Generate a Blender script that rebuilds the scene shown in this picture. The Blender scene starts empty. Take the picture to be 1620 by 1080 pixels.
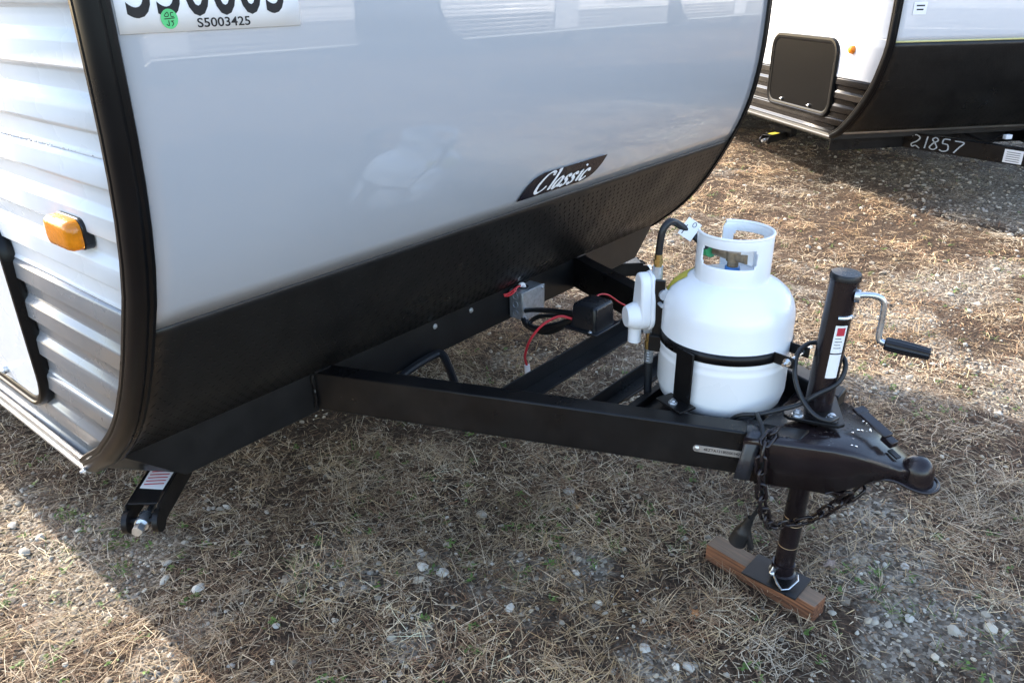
import bpy, bmesh, math, random
import numpy as np
from mathutils import Vector, Matrix
R = math.radians
rng = np.random.default_rng(7)
random.seed(7)
scene = bpy.context.scene
COL = scene.collection

# ------------------------------------------------------------------ camera, sky, sun, exposure
CAM = Vector((1.638, 1.5345, 1.44))
cam_d = bpy.data.cameras.new('camera'); cam = bpy.data.objects.new('camera', cam_d); COL.objects.link(cam)
cam_d.sensor_width = 36; cam_d.lens = 27.0; cam_d.clip_start = 0.02; cam_d.clip_end = 3000
m3 = Matrix(((-0.6379724, -0.32998066, 0.69577581), (0.76996247, -0.259022, 0.58315127), (-0.0122074, 0.90775568, 0.41932161)))
cam.matrix_world = Matrix.Translation(CAM) @ m3.to_4x4()
scene.camera = cam

SUN_AZ = Vector((0.05, -0.999, 0)).normalized()      # horizontal direction towards the sun
SUN_EL = R(33)
w = bpy.data.worlds.new('World'); scene.world = w; w.use_nodes = True
nt = w.node_tree; nt.nodes.clear()
out = nt.nodes.new('ShaderNodeOutputWorld'); bg = nt.nodes.new('ShaderNodeBackground'); sky = nt.nodes.new('ShaderNodeTexSky')
sky.sky_type = 'NISHITA'; sky.sun_disc = False; sky.sun_elevation = SUN_EL
sky.sun_rotation = math.atan2(SUN_AZ.x, SUN_AZ.y)
sky.air_density = 1.0; sky.dust_density = 1.7; sky.ozone_density = 1.0
bg.inputs['Strength'].default_value = 0.15
nt.links.new(sky.outputs[0], bg.inputs[0]); nt.links.new(bg.outputs[0], out.inputs[0])
sun_d = bpy.data.lights.new('sun', 'SUN'); sun = bpy.data.objects.new('sun', sun_d); COL.objects.link(sun)
sun_d.energy = 2.0; sun_d.angle = R(0.8); sun_d.color = (1.0, 0.95, 0.88)
sd = Vector((SUN_AZ.x * math.cos(SUN_EL), SUN_AZ.y * math.cos(SUN_EL), math.sin(SUN_EL)))
sun.rotation_euler = sd.to_track_quat('Z', 'Y').to_euler(); sun.location = (0, -8, 8)
vs = scene.view_settings; vs.view_transform = 'Standard'; vs.look = 'None'; vs.gamma = 1.0; vs.exposure = 2.45; vs.use_white_balance = True; vs.white_balance_temperature = 6900; vs.use_curve_mapping = False

# ------------------------------------------------------------------ materials
def nodes_of(name):
    m = bpy.data.materials.new(name); m.use_nodes = True
    n = m.node_tree; return m, n, n.nodes['Principled BSDF']

def mk(name, col, rough=0.5, metal=0.0, var=0.12, vscale=30, bump=0.0, bscale=200, rvar=0.1, coat=0.0, spec=0.5,
       dirt=None, dirt_amt=0.0, dscale=6, trans=0.0, emis=None):
    m, n, b = nodes_of(name); L = n.links
    tc = n.nodes.new('ShaderNodeTexCoord')
    no = n.nodes.new('ShaderNodeTexNoise'); no.inputs['Scale'].default_value = vscale; no.inputs['Detail'].default_value = 5
    L.new(tc.outputs['Object'], no.inputs['Vector'])
    mr = n.nodes.new('ShaderNodeMapRange'); mr.inputs[1].default_value = 0.3; mr.inputs[2].default_value = 0.7
    mr.inputs[3].default_value = 1 - var; mr.inputs[4].default_value = 1 + var
    L.new(no.outputs[0], mr.inputs[0])
    mx = n.nodes.new('ShaderNodeVectorMath'); mx.operation = 'SCALE'; mx.inputs[0].default_value = col[:3]
    L.new(mr.outputs[0], mx.inputs['Scale'])
    colout = mx.outputs[0]
    if dirt:
        d = n.nodes.new('ShaderNodeTexNoise'); d.inputs['Scale'].default_value = dscale; d.inputs['Detail'].default_value = 8
        d.inputs['Roughness'].default_value = 0.7
        L.new(tc.outputs['Object'], d.inputs['Vector'])
        r2 = n.nodes.new('ShaderNodeMapRange'); r2.inputs[1].default_value = 0.5; r2.inputs[2].default_value = 0.75
        r2.inputs[3].default_value = 0; r2.inputs[4].default_value = dirt_amt
        L.new(d.outputs[0], r2.inputs[0])
        mc = n.nodes.new('ShaderNodeMix'); mc.data_type = 'RGBA'
        L.new(r2.outputs[0], mc.inputs[0]); L.new(colout, mc.inputs[6]); mc.inputs[7].default_value = (*dirt, 1)
        colout = mc.outputs[2]
    L.new(colout, b.inputs['Base Color'])
    rr = n.nodes.new('ShaderNodeMapRange'); rr.inputs[1].default_value = 0.3; rr.inputs[2].default_value = 0.7
    rr.inputs[3].default_value = max(0.02, rough - rvar); rr.inputs[4].default_value = min(1, rough + rvar)
    n2 = n.nodes.new('ShaderNodeTexNoise'); n2.inputs['Scale'].default_value = vscale * 0.37; n2.inputs['Detail'].default_value = 6
    L.new(tc.outputs['Object'], n2.inputs['Vector']); L.new(n2.outputs[0], rr.inputs[0]); L.new(rr.outputs[0], b.inputs['Roughness'])
    b.inputs['Metallic'].default_value = metal; b.inputs['Coat Weight'].default_value = coat
    b.inputs['Specular IOR Level'].default_value = spec
    if trans: b.inputs['Transmission Weight'].default_value = trans
    if bump:
        bn = n.nodes.new('ShaderNodeTexNoise'); bn.inputs['Scale'].default_value = bscale; bn.inputs['Detail'].default_value = 4
        L.new(tc.outputs['Object'], bn.inputs['Vector'])
        bp = n.nodes.new('ShaderNodeBump'); bp.inputs['Strength'].default_value = bump; bp.inputs['Distance'].default_value = 0.002
        L.new(bn.outputs[0], bp.inputs['Height']); L.new(bp.outputs[0], b.inputs['Normal'])
    return m

def attr_mat(name, rough=0.8, rnd=0.35, spec=0.3, sss=0.0, translucent=0.0):
    """colour comes from the piece's own colour attribute, varied piece by piece"""
    m, n, b = nodes_of(name); L = n.links
    at = n.nodes.new('ShaderNodeAttribute'); at.attribute_name = 'col'
    oi = n.nodes.new('ShaderNodeObjectInfo')
    mr = n.nodes.new('ShaderNodeMapRange'); mr.inputs[3].default_value = 1 - rnd; mr.inputs[4].default_value = 1 + rnd
    L.new(oi.outputs['Random'], mr.inputs[0])
    mx = n.nodes.new('ShaderNodeVectorMath'); mx.operation = 'SCALE'
    L.new(at.outputs['Color'], mx.inputs[0]); L.new(mr.outputs[0], mx.inputs['Scale'])
    L.new(mx.outputs[0], b.inputs['Base Color']); b.inputs['Roughness'].default_value = rough
    b.inputs['Specular IOR Level'].default_value = spec
    return m

M = {}
M['white_panel'] = mk('white_panel', (0.365, 0.382, 0.408), 0.30, var=0.012, vscale=2, rvar=0.02, coat=1.0, spec=0.5)
M['white_panel'].node_tree.nodes['Principled BSDF'].inputs['Coat Roughness'].default_value = 0.012; M['white_panel'].node_tree.nodes['Principled BSDF'].inputs['Coat IOR'].default_value = 1.65
M['pale_panel'] = mk('pale_panel', (0.58, 0.59, 0.61), 0.3, var=0.012, vscale=2, rvar=0.02, coat=1.0)
M['white_siding'] = mk('white_siding', (0.70, 0.705, 0.715), 0.26, var=0.02, vscale=8, rvar=0.06, coat=0.2, dirt=(0.45, 0.42, 0.38), dirt_amt=0.10, dscale=9)
M['grey_siding'] = mk('grey_siding', (0.32, 0.315, 0.315), 0.27, metal=0.35, var=0.04, vscale=10, rvar=0.03, coat=0.15, dirt=(0.25, 0.22, 0.19), dirt_amt=0.15, dscale=14)
M['charcoal_siding'] = mk('charcoal_siding', (0.013, 0.012, 0.012), 0.2, spec=0.4, var=0.08, vscale=10, coat=0.2)
M['black_tread'] = mk('black_tread', (0.0085, 0.0082, 0.0082), 0.36, var=0.2, vscale=18, rvar=0.1, spec=0.30, dirt=(0.03, 0.028, 0.026), dirt_amt=0.30, dscale=5)
M['black_steel'] = mk('black_steel', (0.0065, 0.006, 0.0062), 0.34, spec=0.27, var=0.25, vscale=25, bump=0.12, bscale=350, dirt=(0.028, 0.022, 0.018), dirt_amt=0.40, dscale=7, rvar=0.12)
M['black_coupler'] = mk('black_coupler', (0.0125, 0.0080, 0.0088), 0.24, spec=0.42, var=0.2, vscale=25, bump=0.10, bscale=300, rvar=0.10, dirt=(0.03, 0.02, 0.018), dirt_amt=0.3)
M['black_rubber'] = mk('black_rubber', (0.011, 0.0108, 0.0115), 0.45, spec=0.35, var=0.2, vscale=20, bump=0.15, bscale=300, dirt=(0.04, 0.036, 0.032), dirt_amt=0.25, dscale=8)
M['wet_rubber'] = mk('wet_rubber', (0.022, 0.022, 0.026), 0.28, spec=0.5, var=0.2, vscale=30, bump=0.2, bscale=200)
M['trim_black'] = mk('trim_black', (0.0035, 0.0038, 0.0046), 0.30, spec=0.18, var=0.15, vscale=15, rvar=0.05)
M['black_plastic'] = mk('black_plastic', (0.010, 0.0105, 0.0125), 0.30, spec=0.35, var=0.1, vscale=40, bump=0.1, bscale=600)
M['hose'] = mk('hose', (0.013, 0.0135, 0.015), 0.38, spec=0.4, var=0.15, vscale=40, bump=0.1, bscale=500)
M['zinc'] = mk('zinc', (0.60, 0.62, 0.64), 0.28, metal=0.9, var=0.12, vscale=60, rvar=0.1)
M['galv'] = mk('galv', (0.42, 0.45, 0.48), 0.42, metal=0.75, var=0.18, vscale=70, rvar=0.12)
M['alum'] = mk('alum', (0.62, 0.62, 0.61), 0.33, metal=0.8, var=0.1, vscale=30, dirt=(0.3, 0.27, 0.24), dirt_amt=0.3, dscale=20)
M['dull_sill'] = mk('dull_sill', (0.05, 0.049, 0.048), 0.45, metal=0.3, var=0.1, vscale=30)
M['brass'] = mk('brass', (0.50, 0.33, 0.12), 0.33, metal=0.85, var=0.15, vscale=80)
M['bronze'] = mk('bronze', (0.33, 0.24, 0.15), 0.42, metal=0.7, var=0.2, vscale=80)
M['tank_white'] = mk('tank_white', (0.86, 0.86, 0.86), 0.30, var=0.015, vscale=6, rvar=0.05, coat=0.3, bump=0.04, bscale=120)
M['white_plastic'] = mk('white_plastic', (0.82, 0.82, 0.83), 0.35, var=0.02, vscale=20)
M['silver_cast'] = mk('silver_cast', (0.52, 0.54, 0.57), 0.45, metal=0.6, var=0.12, vscale=90, bump=0.2, bscale=400)
M['paper'] = mk('paper', (0.82, 0.82, 0.82), 0.55, var=0.02, vscale=20)
M['decal_black'] = mk('decal_black', (0.007, 0.007, 0.013), 0.22, spec=0.3, var=0.05)
M['ink'] = mk('ink', (0.02, 0.019, 0.019), 0.5, spec=0.2, var=0.05)
M['ink_red'] = mk('ink_red', (0.5, 0.03, 0.05), 0.5, var=0.1)
M['chalk'] = mk('chalk', (0.50, 0.54, 0.56), 0.8, var=0.35, vscale=120)
M['green_dot'] = mk('green_dot', (0.08, 0.52, 0.17), 0.5, var=0.05)
M['green_plastic'] = mk('green_plastic', (0.05, 0.36, 0.13), 0.4, var=0.08)
M['blue_tape'] = mk('blue_tape', (0.05, 0.22, 0.55), 0.45, var=0.08)
M['yellow_label'] = mk('yellow_label', (0.62, 0.50, 0.06), 0.5, var=0.12, vscale=90)
M['yellow_line'] = mk('yellow_line', (0.60, 0.56, 0.25), 0.4, var=0.05)
M['red_wire'] = mk('red_wire', (0.55, 0.025, 0.035), 0.38, var=0.08)
M['amber'] = mk('amber', (0.95, 0.30, 0.01), 0.12, var=0.12, vscale=140, trans=0.35, bump=0.5, bscale=160)
M['hatch_dark'] = mk('hatch_dark', (0.0045, 0.0045, 0.0047), 0.22, spec=0.08, var=0.06, vscale=12, rvar=0.01)
M['tyre'] = mk('tyre', (0.02, 0.02, 0.02), 0.75, var=0.2, bump=0.4)
M['window'] = mk('window', (0.02, 0.022, 0.025), 0.06, var=0.05)
M['straw'] = attr_mat('straw', 0.75, 0.40)
M['green'] = attr_mat('green', 0.6, 0.35)
M['pebble'] = attr_mat('pebble', 0.85, 0.38)
M['leaf'] = attr_mat('leaf', 0.7, 0.2)

def stone_mat():
    m = mk('stone', (0.46, 0.43, 0.375), 0.88, var=0.22, vscale=45, bump=0.6, bscale=160, dirt=(0.16, 0.12, 0.08), dirt_amt=0.5, dscale=25)
    return m
M['stone'] = stone_mat()

def wood_mat():
    m, n, b = nodes_of('wood'); L = n.links
    tc = n.nodes.new('ShaderNodeTexCoord'); mp = n.nodes.new('ShaderNodeMapping'); mp.inputs['Scale'].default_value = (1, 0.05, 1)
    L.new(tc.outputs['Object'], mp.inputs[0])
    wv = n.nodes.new('ShaderNodeTexNoise'); wv.inputs['Scale'].default_value = 170; wv.inputs['Detail'].default_value = 6
    L.new(mp.outputs[0], wv.inputs['Vector'])
    cr = n.nodes.new('ShaderNodeValToRGB'); e = cr.color_ramp.elements
    e[0].position = 0.33; e[0].color = (0.07, 0.026, 0.012, 1); e[1].position = 0.68; e[1].color = (0.25, 0.105, 0.050, 1)
    L.new(wv.outputs[0], cr.inputs[0])
    sp = n.nodes.new('ShaderNodeSeparateXYZ'); ge = n.nodes.new('ShaderNodeNewGeometry'); L.new(ge.outputs['Normal'], sp.inputs[0])
    mr = n.nodes.new('ShaderNodeMapRange'); mr.inputs[1].default_value = 0.5; mr.inputs[2].default_value = 0.9; mr.inputs[4].default_value = 0.55
    L.new(sp.outputs[2], mr.inputs[0])
    mx = n.nodes.new('ShaderNodeMix'); mx.data_type = 'RGBA'; L.new(mr.outputs[0], mx.inputs[0]); L.new(cr.outputs[0], mx.inputs[6])
    mx.inputs[7].default_value = (0.24, 0.19, 0.135, 1)      # weathered upper face
    L.new(mx.outputs[2], b.inputs['Base Color']); b.inputs['Roughness'].default_value = 0.75
    bp = n.nodes.new('ShaderNodeBump'); bp.inputs['Strength'].default_value = 0.5; bp.inputs['Distance'].default_value = 0.002
    L.new(wv.outputs[0], bp.inputs['Height']); L.new(bp.outputs[0], b.inputs['Normal'])
    return m
M['wood'] = wood_mat()

def ground_mat():
    m, n, b = nodes_of('ground'); L = n.links
    tc = n.nodes.new('ShaderNodeTexCoord')
    def noise(s, d=6, r=0.6):
        x = n.nodes.new('ShaderNodeTexNoise'); x.inputs['Scale'].default_value = s; x.inputs['Detail'].default_value = d
        x.inputs['Roughness'].default_value = r; L.new(tc.outputs['Object'], x.inputs['Vector']); return x
    def ramp(src, stops):
        c = n.nodes.new('ShaderNodeValToRGB'); e = c.color_ramp.elements
        while len(e) < len(stops): e.new(0.5)
        for i, (p, col) in enumerate(stops): e[i].position = p; e[i].color = (*col, 1)
        L.new(src, c.inputs[0]); return c
    soil = ramp(noise(60, 8, 0.75).outputs[0], [(0.3, (0.018, 0.0115, 0.008)), (0.5, (0.055, 0.036, 0.024)), (0.72, (0.13, 0.088, 0.057))])
    vo = n.nodes.new('ShaderNodeTexVoronoi'); vo.inputs['Scale'].default_value = 95; L.new(tc.outputs['Object'], vo.inputs['Vector'])
    hs = n.nodes.new('ShaderNodeSeparateColor'); L.new(vo.outputs['Color'], hs.inputs[0])
    grav = ramp(hs.outputs[0], [(0.0, (0.06, 0.047, 0.035)), (0.5, (0.16, 0.13, 0.10)), (1.0, (0.34, 0.30, 0.245))])
    at = n.nodes.new('ShaderNodeAttribute'); at.attribute_name = 'gravel'
    nn = noise(22, 5, 0.7)
    ad = n.nodes.new('ShaderNodeMath'); ad.operation = 'ADD'; L.new(at.outputs['Fac'], ad.inputs[0]); L.new(nn.outputs[0], ad.inputs[1])
    mr = n.nodes.new('ShaderNodeMapRange'); mr.inputs[1].default_value = 0.75; mr.inputs[2].default_value = 1.05; L.new(ad.outputs[0], mr.inputs[0])
    mx = n.nodes.new('ShaderNodeMix'); mx.data_type = 'RGBA'; L.new(mr.outputs[0], mx.inputs[0]); L.new(soil.outputs[0], mx.inputs[6]); L.new(grav.outputs[0], mx.inputs[7])
    L.new(mx.outputs[2], b.inputs['Base Color']); b.inputs['Roughness'].default_value = 0.95; b.inputs['Specular IOR Level'].default_value = 0.2
    bp = n.nodes.new('ShaderNodeBump'); bp.inputs['Strength'].default_value = 0.9; bp.inputs['Distance'].default_value = 0.008
    L.new(vo.outputs['Distance'], bp.inputs['Height']); bp.invert = True
    L.new(bp.outputs[0], b.inputs['Normal'])
    return m
M['ground'] = ground_mat()

# ------------------------------------------------------------------ geometry helpers
class G:
    """collects shapes; build() links them as ONE mesh object"""
    def __init__(s): s.v = []; s.f = []
    def add(s, v, f):
        o = len(s.v); s.v += [tuple(map(float, p)) for p in v]; s.f += [tuple(i + o for i in q) for q in f]; return s
    def box(s, c, d, rot=None):
        c = Vector(c); h = Vector(d) / 2; vs_ = []
        for x in (-1, 1):
            for y in (-1, 1):
                for z in (-1, 1):
                    p = Vector((x * h.x, y * h.y, z * h.z))
                    if rot is not None: p = rot @ p
                    vs_.append(c + p)
        return s.add(vs_, [(0, 1, 3, 2), (4, 6, 7, 5), (0, 4, 5, 1), (2, 3, 7, 6), (0, 2, 6, 4), (1, 5, 7, 3)])
    def prism(s, poly, z0, z1, T=None):
        n = len(poly); vv = [Vector((p[0], p[1], z0)) for p in poly] + [Vector((p[0], p[1], z1)) for p in poly]
        if T is not None: vv = [T @ p for p in vv]
        a = sum(poly[i][0] * poly[(i + 1) % n][1] - poly[(i + 1) % n][0] * poly[i][1] for i in range(n))
        f = [tuple(range(n))[::-1], tuple(range(n, 2 * n))] + [(i, (i + 1) % n, n + (i + 1) % n, n + i) for i in range(n)]
        if a < 0: f = [q[::-1] for q in f]
        return s.add(vv, f)
    def tube(s, pts, r, n=10, closed=False, caps=True):
        P_ = [Vector(p) for p in pts]; k = len(P_); rs = r if hasattr(r, '__len__') else [r] * k
        tang = []
        for i in range(k):
            a = P_[(i - 1) % k] if (closed or i > 0) else P_[i]; b = P_[(i + 1) % k] if (closed or i < k - 1) else P_[i]
            tang.append((b - a).normalized())
        u = tang[0].orthogonal().normalized(); vv = []; ff = []
        for i in range(k):
            u = (u - tang[i] * u.dot(tang[i])).normalized(); w_ = tang[i].cross(u)
            for j in range(n):
                a = 2 * math.pi * j / n; vv.append(P_[i] + (u * math.cos(a) + w_ * math.sin(a)) * rs[i])
        for i in range(k if closed else k - 1):
            for j in range(n):
                a = i * n + j; b = i * n + (j + 1) % n; c = ((i + 1) % k) * n
                ff.append((a, b, c + (j + 1) % n, c + j))
        if caps and not closed: ff += [tuple(range(n))[::-1], tuple(range((k - 1) * n, k * n))]
        return s.add(vv, ff)
    def lathe(s, prof, n=32, T=None, a0=0.0, a1=2 * math.pi):
        full = abs(a1 - a0 - 2 * math.pi) < 1e-6; cols = n if full else n + 1; k = len(prof); vv = []; ff = []
        for (r, z) in prof:
            for j in range(cols):
                a = a0 + (a1 - a0) * j / n; p = Vector((r * math.cos(a), r * math.sin(a), z)); vv.append(T @ p if T is not None else p)
        for i in range(k - 1):
            for j in range(n):
                j2 = (j + 1) % cols
                ff.append((i * cols + j, i * cols + j2, (i + 1) * cols + j2, (i + 1) * cols + j))
        if full: ff += [tuple(range(n))[::-1], tuple(range((k - 1) * cols, k * cols))]
        return s.add(vv, ff)
    def cyl(s, a, b, r, n=14, r2=None):
        return s.tube([a, b], [r, r if r2 is None else r2], n)
    def ball(s, c, r, n=14, m=8, sc=(1, 1, 1)):
        vv = [(c[0], c[1], c[2] + r * sc[2])]; ff = []
        for i in range(1, m):
            t = math.pi * i / m
            for j in range(n):
                a = 2 * math.pi * j / n
                vv.append((c[0] + r * sc[0] * math.sin(t) * math.cos(a), c[1] + r * sc[1] * math.sin(t) * math.sin(a), c[2] + r * sc[2] * math.cos(t)))
        vv.append((c[0], c[1], c[2] - r * sc[2])); e = len(vv) - 1
        for j in range(n): ff.append((0, 1 + j, 1 + (j + 1) % n)); ff.append((e, 1 + (m - 2) * n + (j + 1) % n, 1 + (m - 2) * n + j))
        for i in range(m - 2):
            for j in range(n):
                a = 1 + i * n + j; b = 1 + i * n + (j + 1) % n; ff.append((a, a + n, b + n, b))
        return s.add(vv, ff)
    def grid(s, rows):
        """rows: list of equal-length lists of points"""
        n = len(rows[0]); vv = [p for r_ in rows for p in r_]; ff = []
        for i in range(len(rows) - 1):
            for j in range(n - 1): ff.append((i * n + j, i * n + j + 1, (i + 1) * n + j + 1, (i + 1) * n + j))
        return s.add(vv, ff)
    def mesh(s, name, sharp=32):
        me = bpy.data.meshes.new(name); me.from_pydata(s.v, [], s.f)
        me.polygons.foreach_set('use_smooth', [True] * len(me.polygons)); me.set_sharp_from_angle(angle=R(sharp)); me.update(); return me
    def build(s, name, mat, parent=None, bevel=0, thick=0, sub=0, sharp=32):
        o = bpy.data.objects.new(name, s.mesh(name, sharp)); COL.objects.link(o)
        o.data.materials.append(M[mat] if isinstance(mat, str) else mat)
        if parent is not None: o.parent = parent
        if thick: q = o.modifiers.new('solid', 'SOLIDIFY'); q.thickness = thick; q.offset = -1
        if bevel: q = o.modifiers.new('bevel', 'BEVEL'); q.width = bevel; q.segments = 2; q.limit_method = 'ANGLE'; q.angle_limit = R(40)
        if sub: q = o.modifiers.new('sub', 'SUBSURF'); q.levels = sub; q.render_levels = sub
        return o

def tag(o, label, cat, group=None, kind=None):
    if label: o['label'] = label
    if cat: o['category'] = cat
    if group: o['group'] = group
    if kind: o['kind'] = kind
    return o
def thing(name, label, cat, loc=(0, 0, 0), rotz=0, group=None):
    o = bpy.data.objects.new(name, None); COL.objects.link(o); o.location = loc; o.rotation_euler = (0, 0, rotz); o.empty_display_size = 0.1
    return tag(o, label, cat, group)
class Off:
    """G in world coordinates, stored relative to a thing's base"""
    pass
def rel(g, base):
    b = Vector(base); g.v = [tuple(Vector(p) - b) for p in g.v]; return g

def smooth(pts, n=8, closed=False):
    P_ = [np.array(p, float) for p in pts]; k = len(P_); o = []
    for i in range(k if closed else k - 1):
        p0 = P_[(i - 1) % k] if closed or i > 0 else 2 * P_[0] - P_[1]
        p1 = P_[i]; p2 = P_[(i + 1) % k]; p3 = P_[(i + 2) % k] if closed or i + 2 < k else 2 * P_[-1] - P_[-2]
        for j in range(n):
            t = j / n; o.append(0.5 * ((2 * p1) + (-p0 + p2) * t + (2 * p0 - 5 * p1 + 4 * p2 - p3) * t * t + (-p0 + 3 * p1 - 3 * p2 + p3) * t ** 3))
    if not closed: o.append(P_[-1])
    return [tuple(p) for p in o]
def rrect(a0, a1, b0, b1, r, n=6):
    o = []
    for (ca, cb, s0) in ((a1 - r, b1 - r, 0), (a0 + r, b1 - r, 90), (a0 + r, b0 + r, 180), (a1 - r, b0 + r, 270)):
        for i in range(n + 1):
            t = R(s0 + 90 * i / n); o.append((ca + r * math.cos(t), cb + r * math.sin(t)))
    return o
def align(z, origin=(0, 0, 0), x=None):
    z = Vector(z).normalized(); xx = Vector(x) if x is not None else z.orthogonal(); xx = (xx - z * xx.dot(z)).normalized(); y = z.cross(xx)
    m = Matrix((xx, y, z)).transposed().to_4x4(); m.translation = Vector(origin); return m
def text_flat(body, size=1.0, offset=0.0, shear=0.0, align_x='LEFT'):
    c = bpy.data.curves.new('txt', 'FONT'); c.body = body; c.size = size; c.offset = offset; c.shear = shear; c.align_x = align_x
    c.resolution_u = 4; o = bpy.data.objects.new('txt', c); me = bpy.data.meshes.new_from_object(o)
    v = [tuple(p.co[:2]) for p in me.vertices]; f = [tuple(p.vertices) for p in me.polygons]
    bpy.data.objects.remove(o); bpy.data.curves.remove(c); bpy.data.meshes.remove(me); return v, f
def ribbon2d(path, wfun, n=6):
    """a pen stroke as a flat strip: list of 2-d points -> verts, faces"""
    p = smooth(path, n) if len(path) > 2 else [tuple(np.array(path[0]) * (1 - t) + np.array(path[-1]) * t) for t in np.linspace(0, 1, 6)]
    v = []; f = []; k = len(p)
    for i in range(k):
        a = np.array(p[max(0, i - 1)]); b = np.array(p[min(k - 1, i + 1)]); d = b - a; d = d / (np.linalg.norm(d) + 1e-9)
        nn = np.array((-d[1], d[0])); w_ = wfun(d, i / (k - 1)) / 2
        v.append(tuple(np.array(p[i]) + nn * w_)); v.append(tuple(np.array(p[i]) - nn * w_))
        if i: f.append((2 * i - 2, 2 * i, 2 * i + 1, 2 * i - 1))
    return v, f
def copy_tree(o, parent=None):
    c = o.copy(); COL.objects.link(c); c.parent = parent
    for ch in list(o.children): copy_tree(ch, c)
    return c
def bolt(g, p, axis, r=0.008, h=0.007, washer=0.0):
    a = Vector(axis).normalized(); p = Vector(p)
    if washer: g.cyl(p, p + a * 0.0025, washer, 16)
    g.cyl(p + a * 0.002, p + a * h, r, 6); g.cyl(p + a * h, p + a * (h + 0.004), r * 0.55, 10)

# ------------------------------------------------------------------ ground height and gravel patches
_perm = rng.random((256, 256))
def vnoise(x, y, s):
    x = np.asarray(x, float) * s + 77.3; y = np.asarray(y, float) * s + 31.7
    xi = np.floor(x).astype(int); yi = np.floor(y).astype(int); fx = x - xi; fy = y - yi
    fx = fx * fx * (3 - 2 * fx); fy = fy * fy * (3 - 2 * fy)
    g = lambda a, b: _perm[a % 256, b % 256]
    return (g(xi, yi) * (1 - fx) + g(xi + 1, yi) * fx) * (1 - fy) + (g(xi, yi + 1) * (1 - fx) + g(xi + 1, yi + 1) * fx) * fy
def gh(x, y):
    h = (vnoise(x, y, 1.3) - 0.5) * 0.030 + (vnoise(x, y, 5) - 0.5) * 0.014 + (vnoise(x, y, 17) - 0.5) * 0.008
    d = np.hypot((np.asarray(x) - 0.02) / 0.16, (np.asarray(y) - 1.03) / 0.26)
    return h * np.clip((d - 0.8) / 1.2, 0, 1)
PATCH = [(1.15, -0.75, .22), (1.07, -0.55, .13), (0.53, 0.28, .10), (0.44, 0.95, .13), (-0.28, 1.27, .20), (-0.09, 1.43, .16), (-0.26, 1.50, .14),
         (-0.46, 1.17, .16), (-2.06, 0.74, .28), (-2.6, 0.89, .35), (-5.4, 0.3, 0.9), (-4.7, 0.85, .8), (1.16, 0.03, .10), (1.05, 0.0, .08), (-1.35, 0.95, .25),
         (-1.6, 1.5, .35), (-1.0, 0.2, .3), (0.25, 0.62, .07), (0.75, 0.45, .08), (-0.62, 0.7, .15), (-0.9, 1.7, .25), (0.95, -0.35, .12), (-4.0, 1.9, .8)]
def gravel(x, y):
    x = np.asarray(x, float); y = np.asarray(y, float); m = np.zeros_like(x)
    for (a, b, r) in PATCH: m = np.maximum(m, np.exp(-(((x - a) ** 2 + (y - b) ** 2) / (r * r))))
    n = vnoise(x, y, 2.3) * 0.6 + vnoise(x, y, 7) * 0.4
    return np.clip(m * 0.62 + np.clip((n - 0.60) * 2.4, 0, 0.5), 0, 1)

def make_ground():
    n = 430; u = np.linspace(-1, 1, n); k = 7.0; A = 0.5
    xs = A * np.sinh(k * u) * 1.0 - 0.4; ys = A * np.sinh(k * u) + 0.6
    X, Y = np.meshgrid(xs, ys, indexing='ij'); far = np.clip((np.hypot(X + .4, Y - .6) - 12) / 20, 0, 1)
    Z = gh(X, Y) * (1 - far)
    v = np.stack([X, Y, Z], -1).reshape(-1, 3)
    idx = np.arange(n * n).reshape(n, n)
    f = np.stack([idx[:-1, :-1], idx[1:, :-1], idx[1:, 1:], idx[:-1, 1:]], -1).reshape(-1, 4)
    me = bpy.data.meshes.new('ground'); me.from_pydata(v.tolist(), [], f.tolist())
    me.polygons.foreach_set('use_smooth', [True] * len(me.polygons))
    a = me.attributes.new('gravel', 'FLOAT', 'POINT'); a.data.foreach_set('value', gravel(X, Y).reshape(-1).astype(np.float32))
    o = bpy.data.objects.new('ground', me); COL.objects.link(o); me.materials.append(M['ground']); o['kind'] = 'structure'; return o
make_ground()

# ------------------------------------------------------------------ travel trailers
def dense(prof, n=10):
    p = np.array(smooth(prof, n)); return p
class Prof:
    def __init__(s, pts):
        s.p = dense(pts); s.z = s.p[:, 1]; s.y = s.p[:, 0]
    def at(s, z): return float(np.interp(z, s.z, s.y))
    def nrm(s, z):
        a = s.at(z - 0.01); b = s.at(z + 0.01); t = Vector((0, b - a, 0.02)).normalized(); return Vector((0, t.z, -t.y))
    def pt(s, x, z, off=0.0):
        n = s.nrm(z); return Vector((x, s.at(z) + n.y * off, z + n.z * off))

PITCH = 0.0893
def corr(z):
    t = (((z - 0.939) / PITCH) - 0.48) % 1.0; D = 0.014
    if t < 0.42: return D * (1 - .10 * t / .42)
    if t < 0.58: return D * (.90 - .90 * (t - 0.42) / 0.16)
    if t < 0.92: return D * .12 * (t - .58) / .34
    return D * (.12 + .88 * (t - 0.92) / 0.08)
CORR_BREAKS = (0.0, 0.42, 0.58, 0.92)

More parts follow.
